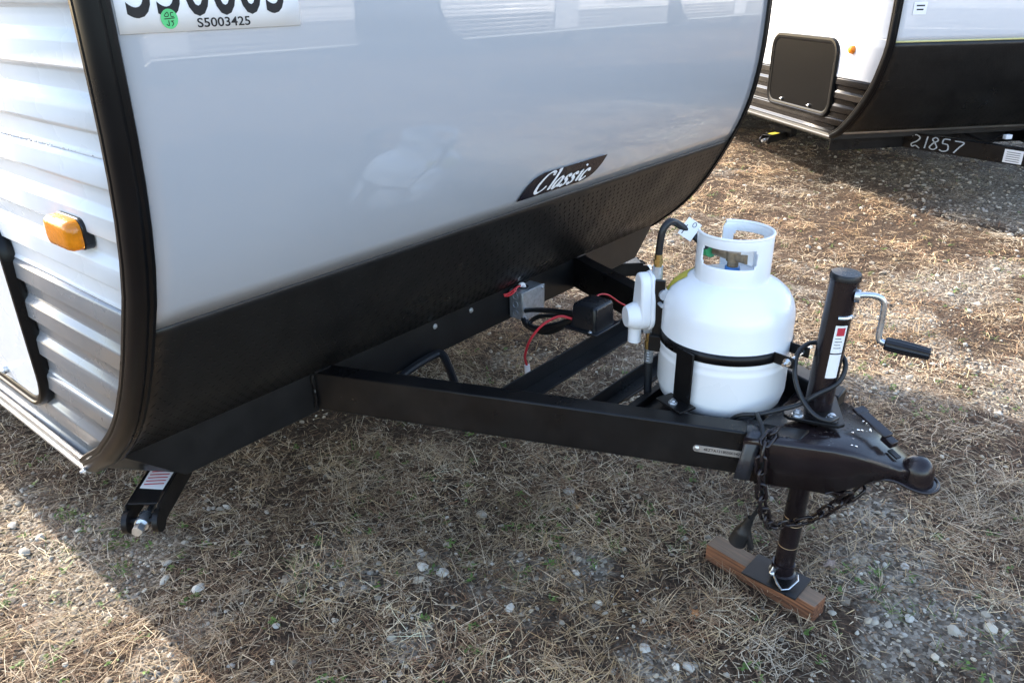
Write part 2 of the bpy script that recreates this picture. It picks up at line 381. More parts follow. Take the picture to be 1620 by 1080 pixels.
def trailer_body(t, prof, tip, W, zb, length, grey_top, low_mat, roof_z, band_line=None, tread=True, lod=False, front_mat='white_panel', floor_z=0.47, bend_z=0.54, flat_upper=False, sill='alum'):
    """shell, front sheets, siding sheets, mouldings; +y is forward, near wall at +W"""
    pf = Prof(prof); tp = Prof([tip] + list(prof))
    back = -length
    zt = prof[-1][1]
    # closed core that carries the skins
    poly = [(back, floor_z + .006), (tip[0] - .03, floor_z + .006)] + [(pf.at(z) - .012, z) for z in np.linspace(bend_z, zt - .012, 24)] + [(back, roof_z - .012)]
    T = Matrix(((0, 0, 1, 0), (1, 0, 0, 0), (0, 1, 0, 0), (0, 0, 0, 1)))
    G().prism(poly, -W + .014, W - .014, T).build('body_shell', 'white_siding', t)
    # roof sheet
    g = G(); g.box((0, (back + prof[-1][0]) / 2, roof_z + .004), (2 * W, prof[-1][0] - back, .03)); g.build('roof', 'white_siding', t, bevel=.01)
    # floor underside
    g = G(); g.box((0, (back + tip[0]) / 2 - .02, floor_z - .012), (2 * W - .03, tip[0] - back - .04, .03)); g.build('floor_pan', 'black_rubber', t)
    # front skins
    nx = 40
    def skin(z0, z1, off, nz):
        rows = []
        for z in np.linspace(z0, z1, nz):
            rows.append([pf.pt(x, z, off + .0007 * math.sin(x * 2.1 + z * 1.7) * math.cos(z * 2.6 - x)) for x in np.linspace(W - .006, -W + .006, nx)])
        return G().grid(rows)
    front = skin(zb, zt, 0.0, 44).build('front_panel', front_mat, t, thick=.004, sharp=60)
    lower = skin(bend_z, zb + .004, 0.002, 22).build('tread_plate', 'black_tread', t, thick=.004, sharp=60)
    if tread:
        g = G(); s_len = 0; z = bend_z + .015; row = 0; px_ = .0235
        while z < zb - .012:
            n_ = pf.nrm(z); tz = Vector((0, -n_.z, n_.y))
            for k in range(int(2 * W / px_) - 2):
                x = -W + .03 + k * px_ + (px_ / 2 if row % 2 else 0)
                if x > W - .025: continue
                c = pf.pt(x, z, .0022 + .0007 * math.sin(x * 2.1 + z * 1.7) * math.cos(z * 2.6 - x))
                sg = 1 if (k + row) % 2 else -1
                a = (tz * math.cos(.65) + Vector((1, 0, 0)) * math.sin(.65) * sg) * .0085; b = n_.cross(a).normalized() * .0026
                g.add([c - a, c + b, c + a, c - b, c + n_ * .0014 - a * .3, c + n_ * .0014 + a * .3], [(0, 3, 5, 4)[:3], (3, 2, 5), (2, 1, 5), (1, 0, 4), (1, 4, 5), (0, 3, 4), (3, 5, 4)])
            z += .0185 * max(.35, n_.y if n_.y > .35 else .35) ; row += 1
        o = g.build('tread_pattern', 'black_tread', lower, sharp=80); o['kind'] = 'stuff'
    if band_line:
        rows = [[pf.pt(x, z, .003) for x in np.linspace(W - .006, -W + .006, 20)] for z in (zb + .001, zb + .012)]
        G().grid(rows).build('pinstripe', band_line, front, thick=.001)
    # siding sheets, both walls
    edges = [floor_z]
    z = grey_top - 3 * PITCH
    while z <= floor_z + .02: z += 3 * PITCH
    while z < roof_z - .05: edges.append(z); z += 3 * PITCH
    edges.append(roof_z - .005)
    for sgn in ((1, -1) if not lod else (1,)):
        for a, b in zip(edges[:-1], edges[1:]):
            zz = {a, b}
            k0 = int((a - .939) / PITCH) - 3
            for k in range(k0, k0 + 12):
                for br in CORR_BREAKS:
                    q = .939 + (k + br + .48) * PITCH
                    for e in (-.002, .002):
                        if a < q + e < b: zz.add(round(q + e, 5))
            for q in np.linspace(a, b, 9): zz.add(round(float(q), 5))
            rows = []; lip = .0028
            for i, q in enumerate(sorted(zz)):
                x = W - .012 + (.009 if flat_upper and a >= grey_top - .001 else corr(q)) + (lip if q < a + .008 else 0)
                ye = tp.at(q) - .015
                row = [(sgn * x, y_, q) for y_ in np.linspace(back, ye, 2 if lod else 14)]
                rows.append(row if sgn > 0 else row[::-1])
            m_ = low_mat if b <= grey_top + .001 else 'white_siding'
            G().grid(rows).build('siding_panel', m_, t, thick=.0015, sharp=9)
    # corner mouldings
    tz_ = list(np.linspace(tip[1], bend_z + .12, 14)) + list(np.linspace(bend_z + .16, zt, 30))
    sec = [(.016, -.040), (.021, -.037), (.0215, -.029), (.019, -.026), (.0215, -.021), (.021, -.010), (.017, -.001), (.010, .006), (.002, .0085), (-.004, .0055), (-.009, .0085), (-.015, .0075), (-.019, .001), (-.019, -.012), (.008, -.02), (.008, -.040)]
    for sgn in (1, -1):
        g = G(); vv = []
        for q in tz_:
            n_ = tp.nrm(q)
            base = Vector((0, tp.at(q), q))
            for (dx, dn) in sec: vv.append(Vector((sgn * (W - .004 + dx), 0, 0)) + base + n_ * dn)
        n = len(sec); ff = []
        for i in range(len(tz_) - 1):
            for j in range(n):
                a = i * n + j; b = i * n + (j + 1) % n; ff.append((a, b, b + n, a + n) if sgn < 0 else (b, a, a + n, b + n))
        ff += [tuple(range(n)), tuple(range((len(tz_) - 1) * n, len(tz_) * n))[::-1]]
        g.add(vv, ff).build('corner_trim', 'trim_black', t, sharp=28)
        g = G()
        sec2 = [(.012, .022), (.018, .020), (.020, .006), (.024, .001), (.024, -.006), (.018, -.010), (-.02, -.010), (-.02, -.006), (.008, -.004), (.010, .022)]
        vv = [(sgn * (W - .006 + dx), y_, floor_z + dz) for y_ in (back, tip[0] - .01) for (dx, dz) in sec2]; n = len(sec2)
        ff = [((j + 1) % n, j, j + n, (j + 1) % n + n) for j in range(n)] + [tuple(range(n)), tuple(range(n, 2 * n))[::-1]]
        if sgn < 0: ff = [q[::-1] for q in ff]
        g.add(vv, ff).build('bottom_trim', sill, t, sharp=25)
    return pf, tp

def wheels(t, W, y0, r=0.34):
    for sgn in (1, -1):
        g = G(); T = align((1, 0, 0), (sgn * (W - .16), y0, r))
        g.lathe([(r * .58, -.10), (r * .93, -.105), (r, -.07), (r, .07), (r * .93, .105), (r * .58, .10)], 36, T)
        o = g.build('wheel', 'tyre', t)
        G().lathe([(r * .2, -.05), (r * .5, -.05), (r * .6, -.09), (r * .6, .09), (r * .5, .05), (r * .2, .05)], 24, T).build('rim', 'alum', o)

def tongue(t, x0, y0, top, bot, slope, yend, wid=0.054, mat='black_steel'):
    L = math.hypot(1, slope); dx = wid * L
    obs = []
    for sgn in (1, -1):
        poly = [(sgn * x0, y0), (sgn * (x0 - slope * (yend - y0)), yend), (sgn * (x0 - slope * (yend - y0) - dx), yend), (sgn * (x0 - dx), y0)]
        obs.append(G().prism(poly, bot, top).build('tongue_beam', mat, t, bevel=.004))
    return obs

def baggage_door(t, W, y0, y1, z0, z1, r, door_mat, frame_w=.026, latches=(), tex=None):
    x = W + .004
    outer = rrect(y0, y1, z0, z1, r, 8); n = len(outer)
    cy = (y0 + y1) / 2; cz = (z0 + z1) / 2
    def ins(d): return rrect(y0 + d, y1 - d, z0 + d, z1 - d, max(.01, r - d), 8)
    rings = [(0, -.012), (0, .010), (.004, .015), (frame_w * .45, .016), (frame_w * .55, .012), (frame_w * .8, .012), (frame_w, .008), (frame_w, -.012)]
    vv = []; ff = []
    for d, dx in rings:
        vv += [(x + dx, a, b) for a, b in ins(d)]
    for i in range(len(rings) - 1):
        for j in range(n): ff.append((i * n + j, i * n + (j + 1) % n, (i + 1) * n + (j + 1) % n, (i + 1) * n + j))
    inner = ins(frame_w - .001)
    T = Matrix(((0, 0, 1, 0), (1, 0, 0, 0), (0, 1, 0, 0), (0, 0, 0, 1)))
    d = G().prism(inner, x - .01, x + .006, T).build('baggage_door', door_mat, t, bevel=.002)
    G().add(vv, ff).build('door_frame', 'trim_black', d, sharp=40)
    for (ly, lz) in latches:
        g = G(); g.cyl((x + .005, ly, lz), (x + .016, ly, lz), .011, 16); g.box((x + .019, ly, lz), (.006, .030, .009)); g.build('latch', 'zinc', d, bevel=.0015)
    return d

def marker_light(t, x, y, z, a=.052, b=.027, rnd=False):
    T = Matrix(((0, 0, 1, 0), (1, 0, 0, 0), (0, 1, 0, 0), (0, 0, 0, 1)))
    if rnd:
        Tx = align((1, 0, 0), (x, y, z)); base = G().lathe([(a, -.01), (a, .006), (a * .9, .010)], 24, Tx).build('marker_light', 'amber', t)
        G().lathe([(a * .93, .004), (a * .9, .016), (a * .6, .023), (.002, .025)], 24, Tx).build('lens', 'amber', base); return base
    base = G().prism([(p[0] + y, p[1] + z) for p in rrect(-a - .001, a + .001, -b - .001, b + .001, .018, 5)], x - .012, x + .006, T).build('marker_light', 'black_plastic', t, bevel=.002)
    rows = []
    for d, h in ((0, .007), (.001, .022), (.006, .029), (.016, .031)):
        rows.append([(x + h, p[0] + y, p[1] + z) for p in rrect(-a + d, a - d, -b + d * .8, b - d * .8, max(.004, .018 - d * .6), 5)])
    n = len(rows[0]); vv = [p for r_ in rows for p in r_]; ff = []
    for i in range(3):
        for j in range(n): ff.append((i * n + j, i * n + (j + 1) % n, (i + 1) * n + (j + 1) % n, (i + 1) * n + j))
    ff.append(tuple(range(3 * n, 4 * n)))
    ln = G().add(vv, ff).build('lens', 'amber', base, sharp=50)
    return base

def stab_jack(loc, rotz, label, tagmat, group='corner stabiliser jacks'):
    """folded stabiliser: arm channel with forked end and hex drive; local +y is outwards, origin on the ground under the hex end"""
    t = thing('stabilizer_jack', label, 'jack', loc, rotz, group)
    dn = math.tan(R(6)); z0 = .345
    g = G()
    for sx in (-1, 1): g.box((sx * .036, -.15, z0 + .010), (.005, .27, .058))
    g.box((0, -.155, z0 + .036), (.076, .26, .005)); arm = g.build('arm', 'black_steel', t, bevel=.0015)
    G().prism([(-.028, -.075), (.028, -.085), (.030, -.18), (-.030, -.18)], z0 + .0390, z0 + .0398).build('warning_label', tagmat, arm)
    if tagmat == 'paper':
        g = G()
        for k in range(6): g.box((0, -.098 - k * .013, z0 + .0402), (.046, .0035, .0004))
        g.build('label_print', 'ink_red', arm)
    g = G()
    for sx in (-1, 1):
        g.cyl((sx * .028, -.012, z0), (sx * .040, -.012, z0), .028, 18)
    g.cyl((-.034, -.012, z0), (.034, -.012, z0), .009, 12); g.build('fork', 'black_steel', t)
    g = G(); g.cyl((0, -.03, z0), (0, .004, z0), .016, 14); g.cyl((0, .004, z0), (0, .030, z0), .0125, 6); g.cyl((0, -.3, z0), (0, -.03, z0), .008, 10); g.build('drive_screw', 'zinc', t)
    g = G(); g.box((0, -.30, z0 + .035), (.16, .09, .07)); g.box((0, -.30, z0 + .095), (.05, .05, .08)); g.build('mount_bracket', 'black_steel', t, bevel=.002)
    return t

# ---- the main trailer -------------------------------------------------
W1 = 1.13
PROF1 = [(0, .54), (.03, .565), (.105, .63), (.175, .71), (.24, .81), (.293, .91), (.329, .985), (.356, 1.07), (.373, 1.16), (.3815, 1.25), (.3845, 1.35), (.385, 1.45), (.385, 1.70), (.375, 1.95), (.32, 2.2), (.22, 2.42), (.08, 2.58), (-.10, 2.68)]
TIP1 = (-.119, .467)
tr = thing('travel_trailer', 'white front travel trailer with silver corrugated lower siding and black tread plate nose', 'trailer')
pf1, tp1 = trailer_body(tr, PROF1, TIP1, W1, .91, 5.6, .939, 'grey_siding', 2.70)
wheels(tr, W1, -3.3)
# front cross plate below the nose: a trapezoid, with two screws
T_xz = Matrix(((1, 0, 0, 0), (0, 0, -1, 0), (0, 1, 0, 0), (0, 0, 0, 1)))
xp = G().prism([(-1.118, .545), (1.118, .545), (.985, .425), (-.985, .425)], 0.0, .012, T_xz).build('cross_plate', 'black_tread', tr, bevel=.002)
# lower return of the nose sheet up to the moulding
for sgn in (1, -1):
    g = G(); a = [Vector((sgn * 1.116, 0, .545)), Vector((sgn * 1.116, -.105, .470)), Vector((sgn * .985, -.008, .428))]
    g.add(a + [p + Vector((0, -.004, .003)) for p in a], [(0, 1, 2), (5, 4, 3), (0, 3, 4, 1), (1, 4, 5, 2), (2, 5, 3, 0)])
    g.build('nose_return', 'black_tread', tr)
for (x, z) in ((.006, .517), (.166, .517)):
    g = G(); bolt(g, (x, -.001, z), (0, 1, 0), .006, .004, .0085); g.build('screw', 'alum', xp)
beams = tongue(tr, .616, -.02, .54, .43, .4145, 1.10)
# weld beads where the beams meet the plate
for b_, sgn in zip(beams, (1, -1)):
    g = G()
    for (pa, pb) in (((.617, .004, .44), (.617, .004, .535)), ((.612, .004, .542), (.560, .004, .542)), ((.556, .004, .535), (.556, .004, .44))):
        pts = [Vector(pa).lerp(Vector(pb), i / 12) + Vector((random.uniform(-.002, .002), random.uniform(0, .002), 0)) for i in range(13)]
        g.tube([(sgn * p.x, p.y, p.z) for p in pts], [random.uniform(.003, .0055) for _ in pts], 7)
    g.build('weld_bead', 'black_steel', b_)
# angle rails between the beams
def angle_rail(y, z_top, z_low, xn, depth=.048, th=.005):
    g = G(); g.box((0, y, (z_top + z_low) / 2), (2 * xn, th, z_top - z_low)); g.box((0, y + depth / 2 + th / 2 - .0005, z_low + th / 2), (2 * xn - .03, depth, th))
    return g.build('cross_rail', 'black_steel', tr, bevel=.0012)
angle_rail(.425, .53, .483, .395)
angle_rail(.606, .505, .465, .31, .03)
# tray that carries the gas cylinder
g = G(); g.prism([(-.215, .70), (.215, .70), (.16, .985), (-.16, .985)], .462, .468); g.build('tank_tray', 'black_steel', tr, bevel=.001)
for y_, w_ in ((.69, .46), (.99, .34)): G().box((0, y_, .475), (w_, .02, .03)).build('tray_rail', 'black_steel', tr, bevel=.0015)
# coupler
def coupler():
    # stations along y: half width, top z, bottom z, flange half width
    st = [(1.000, .216, .5420, .430), (1.06, .190, .5422, .430), (1.12, .165, .5422, .428), (1.17, .141, .541, .424), (1.205, .120, .533, .440), (1.235, .092, .516, .451), (1.262, .064, .500, .458), (1.283, .046, .490, .456), (1.302, .036, .485, .450)]
    g = G(); rows = []
    for (y, hw, zt, zb_) in st:
        e = min(.012, hw * .22); q = .040 * min(1, hw / .15); hf = hw * .90
        tz = lambda x: zt - q * (hw - x) / (2 * hw)
        sec = [(-hf, zb_), (-hf, tz(-hf) - e), (-hf + e * .35, tz(-hf) - e * .35), (-hf + e, tz(-hf + e)), (0, tz(0)), (hw - e, tz(hw - e)), (hw - e * .35, zt - e * .35), (hw, zt - e), (hw, zb_)]
        rows.append([(x, y, z) for x, z in sec])
    g.grid(rows); o = g.build('coupler', 'black_coupler', tr, thick=.005, sharp=45)
    # ball socket
    g = G(); T = Matrix.Translation((0, 1.311, .447)); g.lathe([(.039, -.006), (.0365, .0), (.035, .012), (.0345, .026), (.032, .038), (.025, .049), (.014, .056), (.001, .058)], 28, T); g.build('ball_socket', 'black_coupler', o, sharp=60)
    # lower flange with rolled lip
    g = G(); pts = []
    side = [(.140, 1.168, .424), (.112, 1.205, .444), (.086, 1.236, .454), (.062, 1.260, .459), (.050, 1.285, .456), (.046, 1.312, .449), (.039, 1.336, .445), (.024, 1.352, .444), (0, 1.358, .444)]
    path = [(x, y, z) for x, y, z in side] + [(-x, y, z) for x, y, z in side[-2::-1]]
    path = smooth(path, 4); rows = [[], []]
    for i, p in enumerate(path):
        a = Vector(path[max(0, i - 1)]); b = Vector(path[min(len(path) - 1, i + 1)]); d = (b - a).normalized(); nrm = Vector((d.y, -d.x, 0)).normalized()
        q = Vector(p); rows[0].append(q - nrm * .022 + Vector((0, 0, .004))); rows[1].append(q)
    g.grid(rows[::-1]); g.tube([tuple(r_) for r_ in rows[1]], .004, 8)
    g.build('flange', 'black_coupler', o, sharp=70)
    # latch
    g = G(); d0 = Vector((.045, .10, -.028)).normalized(); s0 = Vector((1, -.45, 0)).normalized(); u0 = s0.cross(d0); Rl = Matrix((s0, d0, u0)).transposed()
    g.box((-.012, 1.205, .545), (.028, .085, .006), Rl); g.box((-.030, 1.168, .556), (.034, .022, .007), Rl); g.box((.006, 1.245, .524), (.022, .03, .016), Rl)
    g.build('latch_lever', 'black_coupler', o, bevel=.0025)
    g = G(); g.box((.016, 1.262, .5015), (.014, .026, .004), Rl); g.build('latch_slot', 'black_rubber', o)
    return o
cpl = coupler()
# lower gusset of coupler side against the beam
g = G(); g.prism([(-.20, 1.03), (.20, 1.03), (.12, 1.20), (-.12, 1.20)], .4235, .4275); g.build('coupler_base', 'black_coupler', cpl)
M['water'] = mk('water', (0.9, 0.9, 0.9), 0.03, var=0.0, rvar=0.0, trans=1.0); M['water'].node_tree.nodes['Principled BSDF'].inputs['IOR'].default_value = 1.33
def drop(g, c, n_, r_):
    T = align(n_, c); k = U_(.7, 1.3); T = T @ Matrix.Diagonal((k, 1 / k, 1, 1)); g.lathe([(r_, -.0004), (r_ * .92, r_ * .25), (r_ * .6, r_ * .45), (.0002, r_ * .52)], 10, T)
U_ = random.uniform
g = G()
for _ in range(80):
    y = U_(1.03, 1.20); hw = .216 - .42 * (y - 1.0); x = U_(-hw * .8, hw * .92)
    if math.hypot(x, y - 1.068) < .04: continue
    q = .040 * min(1, hw / .15); drop(g, (x, y, .5424 - q * (hw - x) / (2 * hw) - max(0, y - 1.17) * .2), (-.13, 0, 1), abs(random.gauss(.0015, .0011)) + .0007)
o = g.build('water_drops', 'water', cpl, sharp=70); o['kind'] = 'stuff'
# rubber flap over the near beam
bx = lambda y: .616 - .4145 * (y + .02)
g = G(); d_ = Vector((-.4145, 1, 0)).normalized(); nn = Vector((1, .4145, 0)).normalized(); c0 = Vector((bx(.985), .985, 0))
prof_f = [(-.052, .5425), (-.02, .5440), (.004, .5452), (.0105, .5425), (.0145, .535), (.028, .490), (.041, .445)]
rows = [[c0 + nn * a + d_ * (u - .018 * max(0, (.54 - z)) / .1 + .03) + Vector((0, 0, z)) for (a, z) in prof_f] for u in (-.017, -.006, .006, .017)]
g.grid(rows[::-1]); fl_ = g.build('rubber_flap', 'wet_rubber', beams[0], thick=.003, sharp=60)
g = G()
for _ in range(45):
    t_ = U_(0, 1); a_ = .0155 + .026 * t_; z_ = .536 - .09 * t_; drop(g, c0 + nn * a_ + d_ * (U_(-.015, .015) - .018 * max(0, .54 - z_) / .1 + .03) + Vector((0, 0, z_)), nn + Vector((0, 0, .3)), abs(random.gauss(.0016, .001)) + .0006)
o = g.build('water_drops', 'water', fl_, sharp=70); o['kind'] = 'stuff'
# serial plate
c1 = Vector((bx(.955), .955, .483)) ; T = Matrix.Translation(c1 + nn * .001) @ align(nn, (0, 0, 0), d_)
vp = G().prism(rrect(-.066, .066, -.0085, .0085, .008, 5), 0, .0014, T).build('serial_plate', 'alum', beams[0])
for s_ in (-1, 1): G().lathe([(.006, .001), (.0058, .003), (.003, .0045), (.0005, .0048)], 12, T @ Matrix.Translation((s_ * .057, 0, 0))).build('rivet', 'alum', vp)
v, f = text_flat('4EZTA1218S5003425', .0095, .0002, 0, 'CENTER'); G().add([T @ Vector((a, b - .003, .0016)) for a, b in v], f).build('serial_number', 'ink', vp)
# decals on the nose
def on_front(v2, x0, z0, off): return [pf1.pt(x0 - a, z0 + b, off) for a, b in v2]
leaf = smooth([(.0, 0), (.018, .030), (.045, .052), (.085, .063)], 6) + [(.2, .063), (.3, .064), (.374, .064)] + smooth([(.374, .064), (.356, .036), (.326, .012), (.275, 0)], 6)[1:] + [(.18, 0), (.09, 0)]
n = len(leaf); cpt = [(.06, .02), (.12, .03), (.18, .032), (.24, .032), (.31, .045)]
def fan_patch(poly, x0, z0, off):
    bm = bmesh.new(); vs_ = [bm.verts.new((a, b, 0)) for a, b in poly]; bm.faces.new(vs_)
    bmesh.ops.triangulate(bm, faces=bm.faces[:]); bm.verts.index_update()
    v = [(q.co.x, q.co.y) for q in bm.verts]; f = [tuple(q.index for q in fc.verts) for fc in bm.faces]; bm.free()
    g = G(); g.add(on_front(v, x0, z0, off), f)
    return g
front1 = [c for c in tr.children if c.name.startswith('front_panel')][0]
dec = fan_patch(leaf, .156, .944, .0036).build('name_decal', 'decal_black', front1)
dec['label'] = 'black leaf shaped decal with white script lettering'
def nib(base, amp, ang):
    return lambda d, t: (base + amp * abs(d[0] * math.sin(ang) - d[1] * math.cos(ang)))
strokes = [[(.66, .78), (.62, .95), (.46, 1.0), (.22, .86), (.05, .48), (.08, .12), (.26, -.01), (.48, .10), (.60, .26)],
           [(.66, .98), (.66, .80)],
           [(.84, .97), (.93, 1.02), (.91, .5), (.87, .06), (.98, .06)],
           [(1.40, .50), (1.24, .54), (1.09, .30), (1.10, .06), (1.20, -.01), (1.33, .16), (1.42, .48)], [(1.43, .52), (1.38, .10), (1.50, .05)],
           [(1.86, .40), (1.80, .53), (1.66, .50), (1.64, .36), (1.78, .22), (1.76, .04), (1.62, -.02), (1.53, .10)],
           [(2.28, .40), (2.22, .53), (2.08, .50), (2.06, .36), (2.20, .22), (2.18, .04), (2.04, -.02), (1.95, .10)],
           [(2.44, .46), (2.54, .54), (2.50, .10), (2.60, .05)], [(2.60, .78), (2.63, .86)],
           [(3.02, .40), (2.97, .52), (2.84, .52), (2.71, .28), (2.74, .04), (2.88, -.02), (3.04, .12)]]
g = G(); SX, SZ = .0770, .050
for i, s_ in enumerate(strokes):
    sh = [(a + .34 * b, b) for a, b in s_]
    v, f = ribbon2d(sh, nib(.065, .115, R(25)) if i != 8 else (lambda d, t: .14), 6)
    g.add(on_front([(a * SX + .058, b * SZ * 1.0 + .009) for a, b in v], .156, .944, .0042), f)
g.build('lettering', 'paper', dec)
stk = G(); rows = [[pf1.pt(x, z, .0034) for x in np.linspace(1.105, .803, 8)] for z in np.linspace(1.386, 1.60, 6)]
stk = stk.grid(rows).build('stock_label', 'paper', front1, thick=.0006); stk['label'] = 'white stock number label with green dot'
g = G(); v, f = text_flat('550003', .125, .0012, 0, 'LEFT'); xw = max(a for a, b in v)
g.add([pf1.pt(1.093 - a * .262 / xw, 1.408 + b, .0040) for a, b in v], f).build('stock_number', 'ink', stk)
g = G(); v, f = text_flat('S5003425', .029, .0004, 0, 'LEFT'); xw = max(a for a, b in v)
g.add([pf1.pt(.988 - a * .090 / xw, 1.3905 + b * .62, .0040) for a, b in v], f).build('serial_text', 'ink', stk)
g = G(); n = 24
g.add([pf1.pt(1.030 + .013 * math.cos(2 * math.pi * i / n), 1.4035 + .0135 * math.sin(2 * math.pi * i / n), .0046) for i in range(n)], [tuple(range(n))[::-1]])
dot = g.build('green_dot', 'green_dot', stk)
g = G()
for s_ in ([(-.006, .006), (-.002, .009), (-.001, .004), (-.006, .003), (-.007, .006)], [(.007, .008), (.003, .008), (.003, .003), (.007, .003)], [(-.008, 0), (.008, .001)], [(-.002, -.002), (-.002, -.009), (-.006, -.007)], [(.006, -.003), (.002, -.003), (.005, -.006), (.002, -.010)]):
    v, f = ribbon2d(s_, lambda d, t: .0012, 3); g.add([pf1.pt(1.030 - a, 1.4035 + b, .0050) for a, b in v], f)
g.build('pen_mark', 'ink', dot)
# side fittings
marker_light(tr, W1 + .003, .123, 1.066, .052, .027)
baggage_door(tr, W1, -1.02, -.252, .560, 1.035, .105, 'white_siding', .024, [(-.50, .605), (-.80, .605)])
door1 = [c for c in tr.children if c.name.startswith('baggage_door')][0]
g = G()
for _ in range(130): drop(g, (W1 + .0102, random.uniform(-.95, -.30), random.uniform(.60, 1.0)), (1, 0, 0), abs(random.gauss(.0016, .001)) + .0006)
o = g.build('water_drops', 'water', door1, sharp=70); o['kind'] = 'stuff'
sd1 = [c for c in tr.children if c.name.startswith('siding_panel')][2]
g = G()
for _ in range(90): drop(g, (W1 - .012 + corr(1.2075) + .003, random.uniform(-1.2, .33), 1.2070 + random.uniform(-.001, .001)), (1, 0, -.4), abs(random.gauss(.0016, .0008)) + .0006)
o = g.build('water_drops', 'water', sd1, sharp=70); o['kind'] = 'stuff'
# water drops and scuffs would be film on paint; corner screw at the tip
g = G(); bolt(g, (W1 + .018, -.128, .470), (1, 0, 0), .006, .006, .009); g.build('tip_screw', 'zinc', tr)
sj1 = stab_jack((1.098, -.020, 0), R(-47), 'black stabiliser jack with white warning label under the silver sided corner', 'paper')
sj2 = stab_jack((-1.098, -.020, 0), R(47), 'black stabiliser jack under the far corner of the tread plate nose', 'paper')

# ---- the second trailer -----------------------------------------------
TH2 = R(-40)
f2 = Vector((math.sin(R(40)), math.cos(R(40)), 0)); n2 = Vector((math.cos(R(40)), -math.sin(R(40)), 0)); W2 = 1.17
c2 = Vector((-4.011, -.249, 0)); L2 = c2 - n2 * W2 + f2 * .12
PROF2 = [(-.026, .50), (.092, .603), (.18, .70), (.265, .824), (.315, .942), (.345, 1.03), (.357, 1.10), (.362, 1.34), (.362, 1.7), (.34, 2.0), (.28, 2.3), (.15, 2.6), (-.02, 2.75)]
t2 = thing('travel_trailer', 'trailer with charcoal lower siding and dark square baggage door, numbered in chalk on its tongue', 'trailer', L2, TH2)
pf2, tp2 = trailer_body(t2, PROF2, (-.12, .45), W2, 1.097, 6.5, .85, 'charcoal_siding', 2.77, 'yellow_line', tread=True, floor_z=.455, bend_z=.50, flat_upper=True, sill='dull_sill', front_mat='pale_panel')
wheels(t2, W2, -3.6)
baggage_door(t2, W2, -1.10, -.185, .565, 1.095, .110, 'hatch_dark', .04, [(-.86, .625), (-.46, .625)])
marker_light(t2, W2 + .003, -.04, 1.033, .027, .027, True)
cp2 = G().prism([(-1.10, .505), (1.10, .505), (1.10, .335), (-1.10, .335)], .24, .252, T_xz).build('cross_plate', 'black_steel', t2, bevel=.002)
bm2 = tongue(t2, .52, -.24, .445, .335, .4145, .95)
# chalk number on the near beam
digits = [[(0, .85), (.25, 1.0), (.48, .8), (.35, .5), (.05, .22), (.12, 0), (.3, .12), (.55, -.08)], [(.92, 1.0), (.84, 0)], [(1.55, .85), (1.38, 1), (1.22, .8), (1.4, .52), (1.52, .2), (1.32, 0), (1.12, .14), (1.28, .5), (1.5, .72), (1.55, .85)],
          [(2.2, 1.0), (1.85, .95), (1.8, .6)], [(1.8, .6), (2.1, .55), (2.15, .15), (1.9, -.02), (1.68, .08)], [(2.45, .95), (2.95, .9), (2.75, .5), (2.5, .0)]]
bx2 = lambda y: .52 - .4145 * (y + .24)
g = G(); dd = Vector((-.4145, 1, 0)).normalized(); n_ = Vector((1, .4145, 0)).normalized(); cc = Vector((bx2(-.18), -.18, .352))
for s_ in digits:
    v, f = ribbon2d(s_, lambda d, t: .085, 5)
    g.add([cc + dd * (a * .128) + n_ * .0015 + Vector((0, 0, b * .084)) for a, b in v], f)
g.build('chalk_number', 'chalk', bm2[0])
cc = Vector((bx2(.42), .42, .345)); rows = [[cc + dd * a + n_ * .0015 + Vector((0, 0, b)) for a in (0, .03, .06, .09, .12)] for b in (0, .03, .06, .085)]
lb = G().grid(rows).build('data_label', 'paper', bm2[0])
g = G()
for k in range(5): g.box(cc + dd * .06 + n_ * .002 + Vector((0, 0, .012 + k * .014)), (.003, .085, .003), Matrix.Rotation(math.atan(.4145), 3, 'Z'))
g.build('label_print', 'ink', lb)
fp2 = [c for c in t2.children if c.name.startswith('front_panel')][0]
rows = [[pf2.pt(x, z, .0035) for x in np.linspace(1.075, .985, 4)] for z in (1.255, 1.28, 1.305, 1.325)]
lb = G().grid(rows).build('small_label', 'paper', fp2)
g = G()
for k, w_ in ((0, .055), (1, .045)): g.box(pf2.pt(1.03, 1.305 - k * .022, .004), (w_, .001, .008))
g.build('label_print', 'ink', lb)
# bits on its tongue at the picture's edge
gq = thing('connector_plug', 'small white wire connector on the chalk numbered tongue', 'connector', L2, TH2)
g = G(); g.box((.05, .20, .462), (.05, .03, .03)); g.build('housing', 'white_plastic', gq, bevel=.003)
g = G(); g.tube(smooth([(.05, .19, .46), (.04, .12, .44), (.06, .04, .40), (.05, -.20, .42)], 5), .012, 8); g.build('cable', 'black_rubber', gq)
sw = (L2 + n2 * (W2 + .05) + f2 * (-.98)); stab_jack((sw.x, sw.y, -.06), TH2 - R(60), 'black stabiliser jack with yellow label under the charcoal siding', 'yellow_label')

